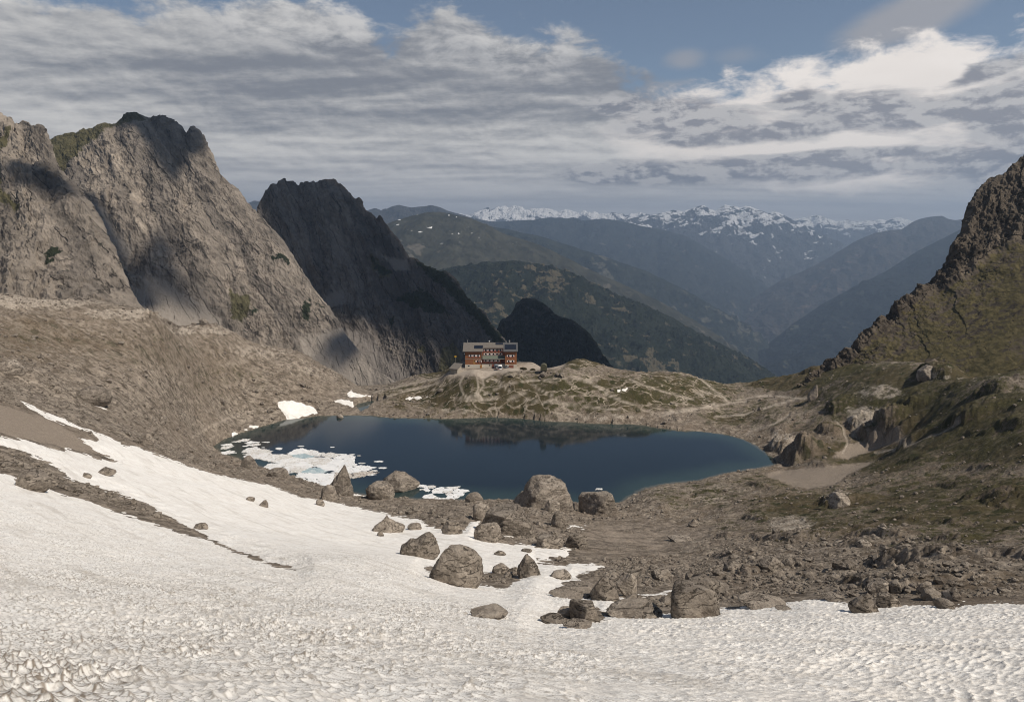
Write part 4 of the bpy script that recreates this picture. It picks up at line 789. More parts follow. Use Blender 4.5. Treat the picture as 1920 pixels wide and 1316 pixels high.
# ---------------------------------------------------------------- boulders
def rock_mat(name, light=(0.39, 0.335, 0.275), dark=(0.14, 0.115, 0.092)):
    m, t = new_mat(name)
    p = t.node('ShaderNodeNewGeometry', out=0)
    nA = t.noise(p, 0.45, 8, 0.6, 0.4); nB = t.noise(p, 3.2, 9, 0.7); nC = t.noise(t.mapping(p, rot=(R(20), R(35), 0), scale=(0.6, 0.6, 2.4)), 0.7, 7, 0.6, 0.6)
    rnd = t.node('ShaderNodeObjectInfo', out=5)
    k = t.m('ADD', t.m('ADD', t.m('MULTIPLY', nA, 0.35), t.m('MULTIPLY', nB, 0.4)), t.m('MULTIPLY', nC, 0.25))
    col = t.mix(t.step(k, 0.34, 0.66), dark, light)
    col = t.mix(t.step(t.noise(p, 1.1, 6, 0.65, 0.3), 0.54, 0.66, 0.0, 0.55), col, [1.18 * a for a in light])
    crack = t.step(t.m('ABSOLUTE', t.m('SUBTRACT', nC, 0.5)), 0.0, 0.018, 1.0, 0.0)
    col = t.mix(t.m('MULTIPLY', crack, 0.6), col, (0.04, 0.032, 0.025))
    v = t.m('ADD', 0.82, t.m('MULTIPLY', rnd, 0.36)); col = t.mix(1.0, col, t.node('ShaderNodeCombineXYZ', {0: v, 1: v, 2: v}), 'MULTIPLY')
    h = t.m('SUBTRACT', t.m('ADD', nA, t.m('MULTIPLY', nB, 0.5)), t.m('MULTIPLY', crack, 0.3))
    finish(t, col, 0.95, h, 0.6, 1.0, 0.1); return m
M_ROCK = rock_mat('boulder_rock'); M_PALE = rock_mat('pale_rock', (0.46, 0.40, 0.33), (0.22, 0.18, 0.145))
ICO = {}
def ico(k):
    if k not in ICO:
        bm = bmesh.new(); bmesh.ops.create_icosphere(bm, subdivisions=k, radius=1)
        ICO[k] = (np.array([v.co[:] for v in bm.verts], f32), np.array([[v.index for v in f.verts] for f in bm.faces], np.int32)); bm.free()
    return ICO[k]
def rock_shape(k, shape, seed):
    r = np.random.default_rng(seed); V, fc = ico(k); V = V.copy()
    if shape == 'block':
        V = V / (np.abs(V) ** 4.5).sum(1, keepdims=True) ** (1 / 4.5) * 0.92
        a = r.uniform(-0.2, 0.2); V[:, 0] += 0.15 * r.uniform(-1, 1) * V[:, 2]
    npl = {'round': 10, 'block': 6}.get(shape, 16)
    for i in range(npl):
        n = r.normal(size=3); n[2] = abs(n[2]) * 0.8; n /= np.linalg.norm(n); d = r.uniform(0.54, 0.82) if shape != 'round' else r.uniform(0.74, 0.92)
        e = V @ n - d; V -= np.maximum(e, 0)[:, None] * n * 0.985
    z = V[:, 2].copy()
    if shape == 'pyramid': V[:, :2] *= (1.0 - 0.72 * np.clip(z + 0.1, 0, 1))[:, None]; V[:, 0] += 0.2 * r.uniform(-1, 1) * z
    if shape == 'wedge': V[:, 2] *= 0.62 + 0.5 * V[:, 0] * r.choice([-1, 1])
    if shape == 'saddle': V[:, 2] += np.where(z > -0.2, 0.38 * np.sin((V[:, 0] - 0.15) * 4.0) - 0.1, 0)
    if shape == 'pillar': V[:, :2] *= (1.05 - 0.62 * np.clip(z + 0.2, 0, 1.2))[:, None]; V[:, 0] += 0.30 * np.clip(z, 0, 1)
    if shape == 'trapeze': V[:, :2] *= (1.08 - 0.48 * np.clip(z + 0.2, 0, 1))[:, None]; V[:, 2] = np.minimum(V[:, 2], 0.68 + 0.1 * V[:, 0])
    n = V / np.maximum(np.linalg.norm(V, axis=1, keepdims=True), 1e-4)
    q = V * 1.0 + seed * 3.7
    d = 0.07 * fbm3(q[:, 0] * 1.4, q[:, 1] * 1.4, q[:, 2] * 1.4, 5, 0.6, seed % 40) + 0.075 * (fbm3(q[:, 0] * 3.5, q[:, 1] * 3.5, q[:, 2] * 3.5, 4, 0.6, seed % 31, True) - 0.3)
    V = V + n * d[:, None]
    ext = V.max(0) - V.min(0); V = V / (ext / 2); V -= (V.max(0) + V.min(0)) / 2
    return V.astype(f32), fc
def boulder(x0, x1, y0, y1, label, shape='rough', seed=1, mat=None, name='boulder', cat='boulder', level=None, deep=0.85, group=None, Yat=None):
    px, py = (x0 + x1) / 2, y1
    bx, by, bz = on_level(px, py) if level is not None else (P(px, py, Yat) if Yat else ground_hit(px, py, EX))
    depth = by * CP - (bz - H) * SP; s = depth / F
    w = (x1 - x0) * s; dl = math.atan2(H - bz, math.hypot(bx, by)); hp = (y1 - y0) * s; dd = w * deep
    sh = 0.34 * dd
    fn = lambda az: sh * math.sin(dl) + 0.3 * az * math.cos(dl) + math.hypot(0.5 * dd * math.sin(dl), az * math.cos(dl)) - hp
    lo, hi = 0.06 * w, 3 * w
    for _ in range(40):
        md = (lo + hi) / 2
        if fn(md) > 0: hi = md
        else: lo = md
    az = lo; V, fc = rock_shape(5 if (x1 - x0) > 40 else 4, shape, seed)
    r = math.hypot(bx, by); cx, cy = bx * (1 + sh / r), by * (1 + sh / r)
    # lie along the slope: turn the long side across the view
    V = V * np.array([w / 2, dd / 2, az], f32)
    a = -math.atan2(bx, by); ca_, sa_ = math.cos(a), math.sin(a)
    V = np.stack([V[:, 0] * ca_ - V[:, 1] * sa_, V[:, 0] * sa_ + V[:, 1] * ca_, V[:, 2]], -1)
    zc = bz + 0.3 * az
    o = mesh_np(name, V, fc, mat or M_ROCK, True); o.location = (cx, cy, zc)
    tag(o, label, cat, group); return o
G_S, G_R = 'boulders on the snowfield', 'boulders on the rubble'
for i, a in enumerate([
    (804, 908, 1020, 1098, 'largest round boulder sunk in the snowfield, grey brown with cracks across its face', 'round', 11, None),
    (748, 826, 996, 1044, 'saddle shaped boulder with two humps, on the snow behind the big round boulder', 'saddle', 12, None),
    (698, 760, 962, 998, 'triangular boulder with a pale stripe, alone at the upper edge of the snow', 'pyramid', 13, None),
    (764, 791, 980, 993, 'small low rounded rock on snow right of the pale striped triangular boulder', 'round', 14, None),
    (827, 868, 974, 1001, 'dark boulder leaning on a pale stone where snow meets the rubble bank', 'rough', 15, None),
    (886, 920, 942, 976, 'pale topped boulder with a black shadow on its left, above the rubble bank', 'round', 16, M_PALE),
    (897, 1004, 946, 1002, 'broad hump of rock below the highest shore boulder, coated in grey rubble', 'rough', 17, None),
    (888, 942, 981, 1016, 'boulder in front of the broad rubble coated hump, its foot in the snow', 'rough', 18, None),
    (970, 1079, 889, 952, 'biggest shore boulder, pale brown and humped, standing out against the lake', 'rough', 19, None),
    (1083, 1161, 915, 963, 'square shouldered shore boulder with a dark left face, right of the biggest one', 'block', 20, None),
    (1033, 1063, 957, 989, 'dark round boulder casting a shadow on the rubble above a snow scrap', 'round', 21, None),
    (962, 998, 919, 948, 'pale slab leaning against the left foot of the biggest shore boulder', 'pyramid', 22, M_PALE),
    (1018, 1050, 935, 957, 'pale block lying at the right foot of the biggest shore boulder', 'rough', 60, M_PALE),
    (872, 907, 922, 943, 'rounded pale boulder at the near lake edge beside the small ice raft', 'round', 23, None),
    (686, 741, 903, 936, 'hunched boulder on the near shore, left of the flat topped rock in the water', 'rough', 25, None),
    (613, 663, 872, 928, 'tall pointed rock like a leaning horn on the near lake shore', 'pillar', 26, None),
    (602, 633, 908, 939, 'dark rounded boulder at the foot of the leaning horn rock', 'round', 27, None),
    (1004, 1057, 1000, 1027, 'left one of two boulders side by side at the edge of the gravel flat', 'round', 28, None),
    (1057, 1103, 997, 1028, 'right one of two boulders side by side, with a dark left face', 'rough', 29, None),
    (969, 1014, 1041, 1080, 'upright boulder on snow between the gravel flat and the big round boulder', 'rough', 30, None),
    (922, 957, 1055, 1075, 'dark squat boulder just right of the big round boulder', 'round', 31, None),
    (953, 974, 1063, 1077, 'small paler stone touching the dark squat boulder', 'round', 32, None),
    (1031, 1072, 1066, 1086, 'low pale boulder with a flat foot, lying alone on snow below the gravel flat', 'round', 33, M_PALE),
    (881, 954, 1135, 1158, 'long low flat stone alone in the middle of the front snowfield', 'rough', 34, None),
    (1028, 1128, 1088, 1122, 'gravel coated wedge shaped mound ending in a point on the snow', 'pyramid', 35, None),
    (1106, 1162, 1082, 1126, 'dark smooth boulder at the right end of the gravel coated wedge', 'rough', 36, None),
    (1154, 1194, 1074, 1117, 'pale leaning slab right of the dark smooth boulder', 'wedge', 37, M_PALE),
    (1066, 1128, 1124, 1164, 'big angular block heading the small rock island in the front snow', 'block', 38, None),
    (1044, 1078, 1137, 1157, 'pale round stone lying against the angular block of the rock island', 'round', 39, M_PALE),
    (1012, 1062, 1148, 1167, 'low rubble coated stone at the left tip of the rock island', 'round', 40, None),
    (1055, 1111, 1157, 1178, 'flat triangular stone nearest to the camera, below the rock island', 'pyramid', 41, None),
    (1256, 1353, 1095, 1157, 'large banded slab with pale veins, at the snow edge right of centre', 'block', 42, None),
    (1284, 1366, 1077, 1116, 'brown slab standing behind the large banded slab', 'wedge', 43, None),
    (1136, 1242, 1120, 1158, 'long heap like rock with a jagged top between the rock island and the banded slab', 'rough', 44, None),
    (1384, 1472, 1114, 1141, 'long low boulder with a dark left end at the snow edge', 'round', 45, None),
    (1453, 1483, 1136, 1144, 'thin flat stone lying on snow below the long low boulder', 'round', 46, None),
    (1591, 1646, 1106, 1147, 'pyramid shaped boulder poking into the snow edge on the right', 'pyramid', 47, None),
    (1644, 1688, 1111, 1138, 'squarish boulder touching the right side of the pyramid shaped boulder', 'block', 48, None),
    (1625, 1668, 1086, 1114, 'rounded boulder behind the pyramid shaped boulder', 'rough', 49, None),
    (1664, 1692, 1088, 1112, 'narrow boulder behind the squarish one at the right snow edge', 'rough', 50, None),
    (1751, 1788, 1120, 1140, 'low boulder nearest the snow in the cluster at the right edge', 'round', 51, None),
    (1728, 1766, 1104, 1124, 'middle boulder of the cluster at the right edge, wide and low', 'round', 52, None),
    (1766, 1801, 1101, 1126, 'right end boulder of the cluster at the right edge', 'rough', 53, None),
    (1719, 1747, 1089, 1112, 'topmost boulder of the cluster at the right edge', 'rough', 54, None),
    (264, 288, 811, 836, 'dark boulder with a pale cap on the left scree, above the upper snow tongue', 'round', 55, None),
    (139, 208, 723, 757, 'wide half buried boulder on the left slope above a scrap of snow', 'round', 56, None),
    (-8, 44, 671, 702, 'bulging pale rock at the left picture edge on the scree slope', 'rough', 57, M_PALE),
    (30, 96, 881, 920, 'fractured rock lump in the rubble band that divides the left snowfield', 'rough', 58, None),
    (246, 257, 934, 946, 'small cube like stone standing on the rubble band in the snow', 'block', 59, None),
    (1605, 1633, 1011, 1025, 'single pale boulder with a black shadow among the grass tufts on the right slope', 'round', 61, M_PALE),
    (1553, 1592, 922, 952, 'pale outcrop with a dark hollow on the right slope', 'rough', 62, M_PALE),
    (1720, 1768, 685, 708, 'overhanging pale block with a dark underside high on the right slope', 'block', 63, M_PALE),
    (450, 484, 855, 879, 'dark boulder on the rubble bank next to the ice, at the left lake end', 'rough', 64, None),
    (500, 541, 876, 896, 'flat boulder on the crest of the rubble bank below the ice sheet', 'round', 65, None),
    (486, 503, 937, 950, 'small upright stone on the upper left snow below the rubble bank', 'pyramid', 66, None),
    (592, 609, 935, 948, 'single pale stone on snow just below the leaning horn rock', 'round', 67, M_PALE),
    (707, 720, 995, 1005, 'small stone on snow below the pale striped triangular boulder', 'rough', 68, None),
    (926, 949, 1030, 1041, 'small triangular stone on snow midway between round boulder and gravel flat', 'pyramid', 69, None),
    (977, 998, 1027, 1035, 'low flat stone on the snow strip left of the two paired boulders', 'round', 70, None),
    (181, 217, 876, 891, 'dark elongated rock showing through the upper left snow', 'rough', 71, None),
    (154, 172, 885, 896, 'smaller dark rock left of the elongated one in the upper left snow', 'rough', 72, None),
    (364, 390, 979, 992, 'thin dark rock showing through snow beside the tail of the rubble band', 'rough', 73, None),
    (462, 478, 930, 939, 'flat dark stone left of the small upright stone on the snow', 'round', 74, None),
    (448, 482, 801, 813, 'flat shore rock between two snow scraps at the left lake end', 'round', 75, None),
    (1220, 1262, 1064, 1086, 'rough boulder in the rubble above the brown slab', 'rough', 76, None),
    (1250, 1300, 1002, 1016, 'low rock at the far rim of the gravel flat', 'round', 77, None),
    (1290, 1312, 972, 988, 'small upright rock standing at the back of the gravel flat', 'pyramid', 78, None),
    (1420, 1470, 1040, 1066, 'brown outcrop in the rubble right of the gravel flat', 'rough', 79, None),
    (1540, 1590, 1110, 1126, 'row end boulder left of the pyramid shaped boulder, low and dark', 'rough', 80, None)]):
    x0, x1, y0, y1, lab, shp, sd, mt = a
    boulder(x0, x1, y0, y1, lab, shp, sd, mt, group=G_S if 'snow' in lab else G_R)
boulder(713, 788, 879, 920, 'flat topped rock standing in the lake with its mirror image below', 'trapeze', 24, None, level=0, group=G_R)
boulder(631, 644, 776, 784, 'small rock standing in the water near the far left shore', 'round', 82, None, level=0, group=G_R)
boulder(1514, 1534, 720, 750, 'upright rock pinnacle standing beside the path on the grassy right shore', 'pillar', 49, None, name='rock_pinnacle', cat='pinnacle')

# loose stones nobody could count
def scatter_stones(n=17000, seed=5):
    r = np.random.default_rng(seed)
    th = r.uniform(R(-38), R(38), n * 6); lr = np.sqrt(r.uniform(math.log(34) ** 2, math.log(345) ** 2, n * 6))
    fi = np.interp(th, TH, np.arange(NA)).astype(int); fr = np.interp(lr, LR, np.arange(NR)).astype(int)
    ok = (sn_m[fr, fi] < -0.6) & (SDL[fr, fi] < -0.5) & (GRAV[fr, fi] < 0.3) & (hut_d[fr, fi] > 4) & (r.random(n * 6) > np.clip(GRASS[fr, fi] * 1.35, 0, 0.88))
    idx = np.where(ok)[0][:n]; fi, fr = fi[idx], fr[idx]; m = len(idx)
    rr = np.exp(LR)[fr]; dens = pn2(X[fr, fi] * 0.06, Y_[fr, fi] * 0.06, 77)
    size = np.exp(r.normal(-1.65, 0.60, m)) * np.clip(0.55 + rr / 260, 0.6, 1.6) * (1 + 0.5 * dens) * (1 - 0.3 * ss(X[fr, fi], 10, 45))
    B, fc = ico(1); Vs, Fs = [], []
    prot = []
    for k in range(24):
        q = np.random.default_rng(900 + k); b = B.copy()
        for _ in range(6):
            nn = q.normal(size=3); nn /= np.linalg.norm(nn); e = b @ nn - q.uniform(0.5, 0.8); b -= np.maximum(e, 0)[:, None] * nn
        prot.append(b * np.array([1, q.uniform(0.6, 1), q.uniform(0.45, 0.8)]))
    prot = np.array(prot); pk = r.integers(0, 24, m); a = r.uniform(0, 6.28, m)
    b = prot[pk] * size[:, None, None]
    ca_, sa_ = np.cos(a)[:, None], np.sin(a)[:, None]
    V = np.stack([b[..., 0] * ca_ - b[..., 1] * sa_ + X[fr, fi][:, None], b[..., 0] * sa_ + b[..., 1] * ca_ + Y_[fr, fi][:, None], b[..., 2] + ZG[fr, fi][:, None] + 0.2 * size[:, None]], -1)
    Fa = (fc[None] + (np.arange(m) * len(B))[:, None, None]).reshape(-1, 3)
    tag(mesh_np('loose_stones', V.reshape(-1, 3), Fa, M_ROCK, False), kind='stuff')
scatter_stones()

# ---------------------------------------------------------------- ice on the lake
def ice_mat(name, a, b, c):
    m, t = new_mat(name); p = t.node('ShaderNodeNewGeometry', out=0); n = t.noise(p, 0.5, 7, 0.62, 0.4)
    n2 = t.noise(p, 2.5, 6, 0.6); rnd = t.node('ShaderNodeObjectInfo', out=5)
    col = t.mix(t.step(n, 0.42, 0.62), a, b); col = t.mix(t.step(t.m('ADD', n2, t.m('MULTIPLY', rnd, 0.2)), 0.62, 0.74), col, c)
    finish(t, col, 0.5, n2, 0.05, 1.0, 0.4); return m
M_ICE = ice_mat('white_ice', (0.80, 0.79, 0.77), (0.72, 0.72, 0.71), (0.50, 0.46, 0.40)); M_BLUE = ice_mat('wet_blue_ice', (0.26, 0.36, 0.39), (0.45, 0.52, 0.53), (0.66, 0.68, 0.67)); M_DIRT = ice_mat('dirty_ice', (0.26, 0.20, 0.15), (0.40, 0.34, 0.28), (0.62, 0.58, 0.52))
ICE_MAIN = [(412, 842), (440, 834), (470, 832), (500, 838), (520, 846), (560, 838), (600, 844), (612, 850), (600, 858), (640, 852), (668, 860), (690, 876), (712, 886), (690, 892), (655, 890), (664, 905), (620, 912), (560, 898), (520, 884), (480, 870), (440, 858)]
ICE_B = [(800, 932), (815, 918), (842, 909), (866, 921), (868, 933), (845, 938), (815, 938)]
ICE_C = [(786, 909), (800, 910), (815, 917), (800, 921), (786, 917)]
ICE_T = [(420, 842), (425, 826), (455, 822), (490, 824), (486, 830), (470, 836), (440, 838)]
def clip_cell(c, others, bx_=2.0):
    poly = [(c[0] + dx, c[1] + dy) for dx, dy in ((-1.5 * bx_, -.4 * bx_), (-.9 * bx_, -bx_), (.9 * bx_, -bx_), (1.5 * bx_, -.3 * bx_), (1.4 * bx_, .5 * bx_), (.7 * bx_, bx_), (-.8 * bx_, bx_), (-1.5 * bx_, .4 * bx_))]
    for o in others:
        mx_, my_ = (c[0] + o[0]) / 2, (c[1] + o[1]) / 2; nx, ny = o[0] - c[0], o[1] - c[1]; out = []
        for (x1, y1), (x2, y2) in zip(poly, poly[1:] + poly[:1]):
            d1 = (x1 - mx_) * nx + (y1 - my_) * ny; d2 = (x2 - mx_) * nx + (y2 - my_) * ny
            if d1 <= 0: out.append((x1, y1))
            if (d1 <= 0) != (d2 <= 0): t = d1 / (d1 - d2); out.append((x1 + t * (x2 - x1), y1 + t * (y2 - y1)))
        poly = out
        if len(poly) < 3: return []
    return poly
rf = random.Random(11)
LAB = {'w': 'white ice floe in the drift ice at the near left lake shore', 'b': 'wet blue green ice floe lying among white floes at the left lake shore', 'd': 'brown dirty ice floe among white floes close to the near lake shore',
       's': 'small white ice floe drifting off the edge of the main drift ice', 'r': 'small white ice floe in the little raft beside the flat topped rock'}
def floe(poly, kind, shrink, h):
    cx = sum(a for a, b in poly) / len(poly); cy = sum(b for a, b in poly) / len(poly)
    pts = []
    for (x1, y1), (x2, y2) in zip(poly, poly[1:] + poly[:1]):
        n = max(2, int(math.hypot(x2 - x1, y2 - y1) / 0.25))
        for k in range(n):
            t = k / n; x, y = x1 + (x2 - x1) * t - cx, y1 + (y2 - y1) * t - cy
            pts.append((x, y))
    A = np.array(pts); q = 1 + 0.75 * fbm2(A[:, 0] * 0.8 + cx, A[:, 1] * 1.3 + cy, 6, 0.72, 60)
    A = A * (shrink * q)[:, None]
    bm = bmesh.new(); lo = [bm.verts.new((x, y, -0.12)) for x, y in A]; up = [bm.verts.new((x, y, h)) for x, y in A]
    ins = [bm.verts.new((x * 0.82, y * 0.82, h + rf.uniform(0.01, 0.05))) for x, y in A]; ct = bm.verts.new((0, 0, h + rf.uniform(0.0, 0.06)))
    n = len(A)
    for k in range(n):
        k2 = (k + 1) % n; bm.faces.new((lo[k], lo[k2], up[k2], up[k])); bm.faces.new((up[k], up[k2], ins[k2], ins[k])); bm.faces.new((ins[k], ins[k2], ct))
    mat = {'b': M_BLUE, 'd': M_DIRT}.get(kind, M_ICE)
    o = bm_obj('ice_floe', bm, mat, None, False); o.location = (cx, cy, 0.02); tag(o, LAB[kind], 'ice floe', 'ice floes on the lake')
def ice_field(poly_px, step, dens, kindf, shrink):
    W = [on_level(*q)[:2] for q in poly_px]; xs = [a for a, b in W]; ys = [b for a, b in W]; pts = []
    y = min(ys)
    while y < max(ys):
        x = min(xs)
        while x < max(xs):
            pts.append((x + rf.uniform(-.48, .48) * step * 1.5, y + rf.uniform(-.48, .48) * step * 0.8)); x += step * 1.5
        y += step * 0.8
    for p in pts:
        sd_ = float(poly_sd(np.array([p[0]]), np.array([p[1]]), W)[0])
        if sd_ < -0.2: continue
        near_ = [o for o in pts if o is not p and math.hypot(o[0] - p[0], o[1] - p[1]) < step * 3]
        c = clip_cell(p, near_, step * 0.72)
        if len(c) < 3 or rf.random() > dens(p, sd_): continue
        k = kindf(p, sd_); floe(c, k, shrink(sd_) * rf.uniform(0.94, 1.08), rf.uniform(0.03, 0.11) if k != 'b' else 0.02)
def main_kind(p, sd_):
    q = proj(np.array([p[0]]), np.array([p[1]]), np.array([0.0])); px_, py_ = float(q[0][0]), float(q[1][0])
    if px_ > 640 and 880 < py_ < 900 and rf.random() < 0.6: return 'd'
    if rf.random() < 0.09: return 'b'
    return 'w' if sd_ > 1.5 else 's'
ice_field(ICE_MAIN, 4.2, lambda p, s_: 0.96 if s_ > 3 else 0.8, main_kind, lambda s_: 1.07 if s_ > 3 else 0.92)
ice_field(ICE_T, 3.0, lambda p, s_: 0.6, lambda p, s_: 's', lambda s_: 0.8)
ice_field(ICE_B, 1.9, lambda p, s_: 0.9, lambda p, s_: 'r', lambda s_: 0.97)
ice_field(ICE_C, 1.6, lambda p, s_: 0.75, lambda p, s_: 'r', lambda s_: 0.9)
Wm = [on_level(*q)[:2] for q in ICE_MAIN]
for k in range(40):                       # brash along the outer edge of the drift ice
    a_ = rf.choice(range(0, 14)); (x1, y1), (x2, y2) = Wm[a_], Wm[(a_ + 1) % len(Wm)]; u_ = rf.random(); r_ = rf.uniform(0.25, 0.8)
    x, y = x1 + (x2 - x1) * u_ + rf.gauss(0, 1.8), y1 + (y2 - y1) * u_ + rf.gauss(0.8, 1.8)
    if float(poly_sd(np.array([x]), np.array([y]), LAKE)[0]) < 1.0: continue
    floe([(x + r_ * 1.9 * math.cos(b_), y + r_ * math.sin(b_)) for b_ in (0.2, 1.1, 2.0, 3.0, 4.1, 5.2)], 's', 1.0, 0.05)
x, y, _ = on_level(1122, 917); floe([(x - 1, y - .5), (x + 1, y - .6), (x + 1.2, y + .5), (x - .6, y + .6)], 's', 0.9, 0.1)

# ---------------------------------------------------------------- the mountain hut
WOOD = plain('brown_shingle', (0.25, 0.100, 0.042), 0.85, var=0.35, scale=2.0); WOOD2 = plain('red_brown_boards', (0.225, 0.078, 0.038), 0.8, var=0.3, scale=2.0)
STONEW = plain('whitewashed_stone', (0.55, 0.50, 0.42), 0.9, var=0.25); ROOFM = plain('weathered_shingle_roof', (0.145, 0.127, 0.108), 0.85, var=0.25, scale=1.2); ROOFD = plain('dark_metal_roof', (0.09, 0.088, 0.085), 0.5, var=0.2)
GREENR = plain('grey_green_sheet', (0.12, 0.135, 0.105), 0.6, var=0.15); WHITE = plain('white_paint', (0.80, 0.77, 0.72), 0.5, var=0.05); RED = plain('red_paint', (0.50, 0.05, 0.03), 0.5, var=0.1)
GLASS = plain('dark_glass', (0.012, 0.014, 0.017), 0.08, spec=0.6); SOLAR = plain('solar_cell', (0.010, 0.012, 0.018), 0.15, spec=0.6); DOORM = plain('honey_wood', (0.36, 0.18, 0.06), 0.6, var=0.2); METAL = plain('grey_metal', (0.40, 0.39, 0.37), 0.4, 0.6); RUST = plain('rust_red_door', (0.23, 0.08, 0.05), 0.7)
def box(bm, x0, x1, y0, y1, z0, z1, bev=0.0):
    r = bmesh.ops.create_cube(bm, size=1); vs = r['verts']
    bmesh.ops.transform(bm, matrix=Matrix.Translation(((x0 + x1) / 2, (y0 + y1) / 2, (z0 + z1) / 2)) @ Matrix.Diagonal((x1 - x0, y1 - y0, z1 - z0, 1)), verts=vs)
    if bev: bmesh.ops.bevel(bm, geom=list({e for v in vs for e in v.link_edges}), offset=bev, segments=2, affect='EDGES')
def boxo(name, mat, parent, *a, **k):
    bm = bmesh.new(); box(bm, *a, **k); return bm_obj(name, bm, mat, parent)
def prism(bm, prof, axis_from, axis_to, ax='x'):
    """extrude a closed profile of (y,z) along x (or (x,z) along y)"""
    mk = (lambda t, p: (t, p[0], p[1])) if ax == 'x' else (lambda t, p: (p[0], t, p[1]))
    a = [bm.verts.new(mk(axis_from, p)) for p in prof]; b = [bm.verts.new(mk(axis_to, p)) for p in prof]; n = len(prof)
    bm.faces.new(a); bm.faces.new(b[::-1])
    for i in range(n): bm.faces.new((a[i], b[i], b[(i + 1) % n], a[(i + 1) % n]))
    bmesh.ops.recalc_face_normals(bm, faces=bm.faces[:])
def cyl(bm, r1, r2, p0, p1, seg=12):
    v = Vector(p1) - Vector(p0); r = bmesh.ops.create_cone(bm, cap_ends=True, segments=seg, radius1=r1, radius2=r2, depth=v.length)
    bmesh.ops.transform(bm, matrix=Matrix.Translation((Vector(p0) + Vector(p1)) / 2) @ v.to_track_quat('Z', 'Y').to_matrix().to_4x4(), verts=r['verts'])
ZF = float(zf)
def at_fore(px, py): return on_level(px, py, ZF)
hx0 = (866.5 - CX) / F * (HUT_Y * CP - (ZF - H) * SP)
hut = empty('mountain_hut', (hx0, HUT_Y, ZF)); hut.scale = (0.929,) * 3; tag(hut, 'long brown shingled mountain hut with red and white shutters and grey roof above the lake', 'mountain hut')
TL = 0.40                                 # roof slope
RZ, RY = 10.45, 6.6
roofz = lambda y: RZ - abs(y - RY) * TL
def gable_block(x0, x1, y0, y1, zb):
    bm = bmesh.new(); prism(bm, [(y0, zb), (y1, zb), (y1, roofz(y1) - 0.12), (RY, RZ - 0.12), (y0, roofz(y0) - 0.12)], x0, x1); return bm
wl = bm_obj('wall', gable_block(1.4, 9.0, 0.0, 12.4, 1.65), WOOD, hut); wc = bm_obj('wall', gable_block(9.05, 19.3, 2.6, 12.4, 1.65), WOOD2, hut); wr = bm_obj('wall', gable_block(19.35, 24.6, 0.0, 12.4, 1.65), WOOD, hut)
tag(wc, 'recessed red brown centre wall'); 
bm = bmesh.new(); box(bm, 1.35, 9.02, -0.06, 12.4, -0.6, 1.64); box(bm, 9.03, 19.32, 1.2, 12.4, -0.6, 1.64); box(bm, 19.33, 24.65, -0.06, 12.4, -0.6, 1.64); bm_obj('stone_base', bm, STONEW, hut)
boxo('glazed_veranda', WOOD2, hut, 9.1, 17.6, 1.25, 2.58, 1.66, 4.15)
def roof(x0, x1, yf, mat):
    bm = bmesh.new(); b = 12.9; t = 0.2
    prism(bm, [(yf, roofz(yf)), (RY, RZ), (b, roofz(b)), (b, roofz(b) + t), (RY, RZ + t), (yf, roofz(yf) + t)], x0, x1); return bm_obj('roof', bm, mat, hut)
rl = roof(0.35, 9.55, -0.75, ROOFM); rc = roof(9.58, 18.6, 2.1, ROOFM); rr_ = roof(18.63, 25.1, -0.75, ROOFD); tag(rr_, 'darker roof over the right wing')
def panel(x0, x1, y0, y1, parent):
    bm = bmesh.new(); prism(bm, [(y0, roofz(y0) + 0.26), (y1, roofz(y1) + 0.26), (y1, roofz(y1) + 0.33), (y0, roofz(y0) + 0.33)], x0, x1); bm_obj('solar_panel', bm, SOLAR, parent)
panel(5.4, 9.3, 1.4, 4.0, rl); panel(19.2, 24.4, 0.9, 4.6, rr_); panel(15.0, 18.4, 4.6, 6.2, rc)
for x, y, r_, h in ((2.1, 6.2, 0.14, 1.2), (12.1, 6.9, 0.30, 0.9), (21.3, 6.4, 0.32, 1.1)):
    bm = bmesh.new(); cyl(bm, r_, r_, (x, y, roofz(y) - 0.1), (x, y, RZ + h)); cyl(bm, r_ * 1.5, r_ * 1.2, (x, y, RZ + h), (x, y, RZ + h + 0.12)); bm_obj('chimney', bm, METAL, rl if x < 9 else (rc if x < 18 else rr_))
bm = bmesh.new(); prism(bm, [(0.35, 4.05), (2.55, 5.15), (2.55, 5.27), (0.35, 4.17)], 9.15, 19.3); bm_obj('veranda_roof', bm, GREENR, hut)
boxo('gutter', METAL, hut, 9.15, 19.3, 0.2, 0.34, 3.98, 4.1)
boxo('balcony_rail', METAL, hut, 9.6, 17.7, 2.40, 2.5, 5.30, 5.55)
boxo('wall_beam', METAL, hut, 1.45, 8.95, -0.07, 0.0, 4.15, 4.28)
bm = bmesh.new(); cyl(bm, 0.07, 0.07, (8.9, -0.12, 1.6), (8.9, -0.12, 7.2), 8); bm_obj('drainpipe', bm, METAL, hut)
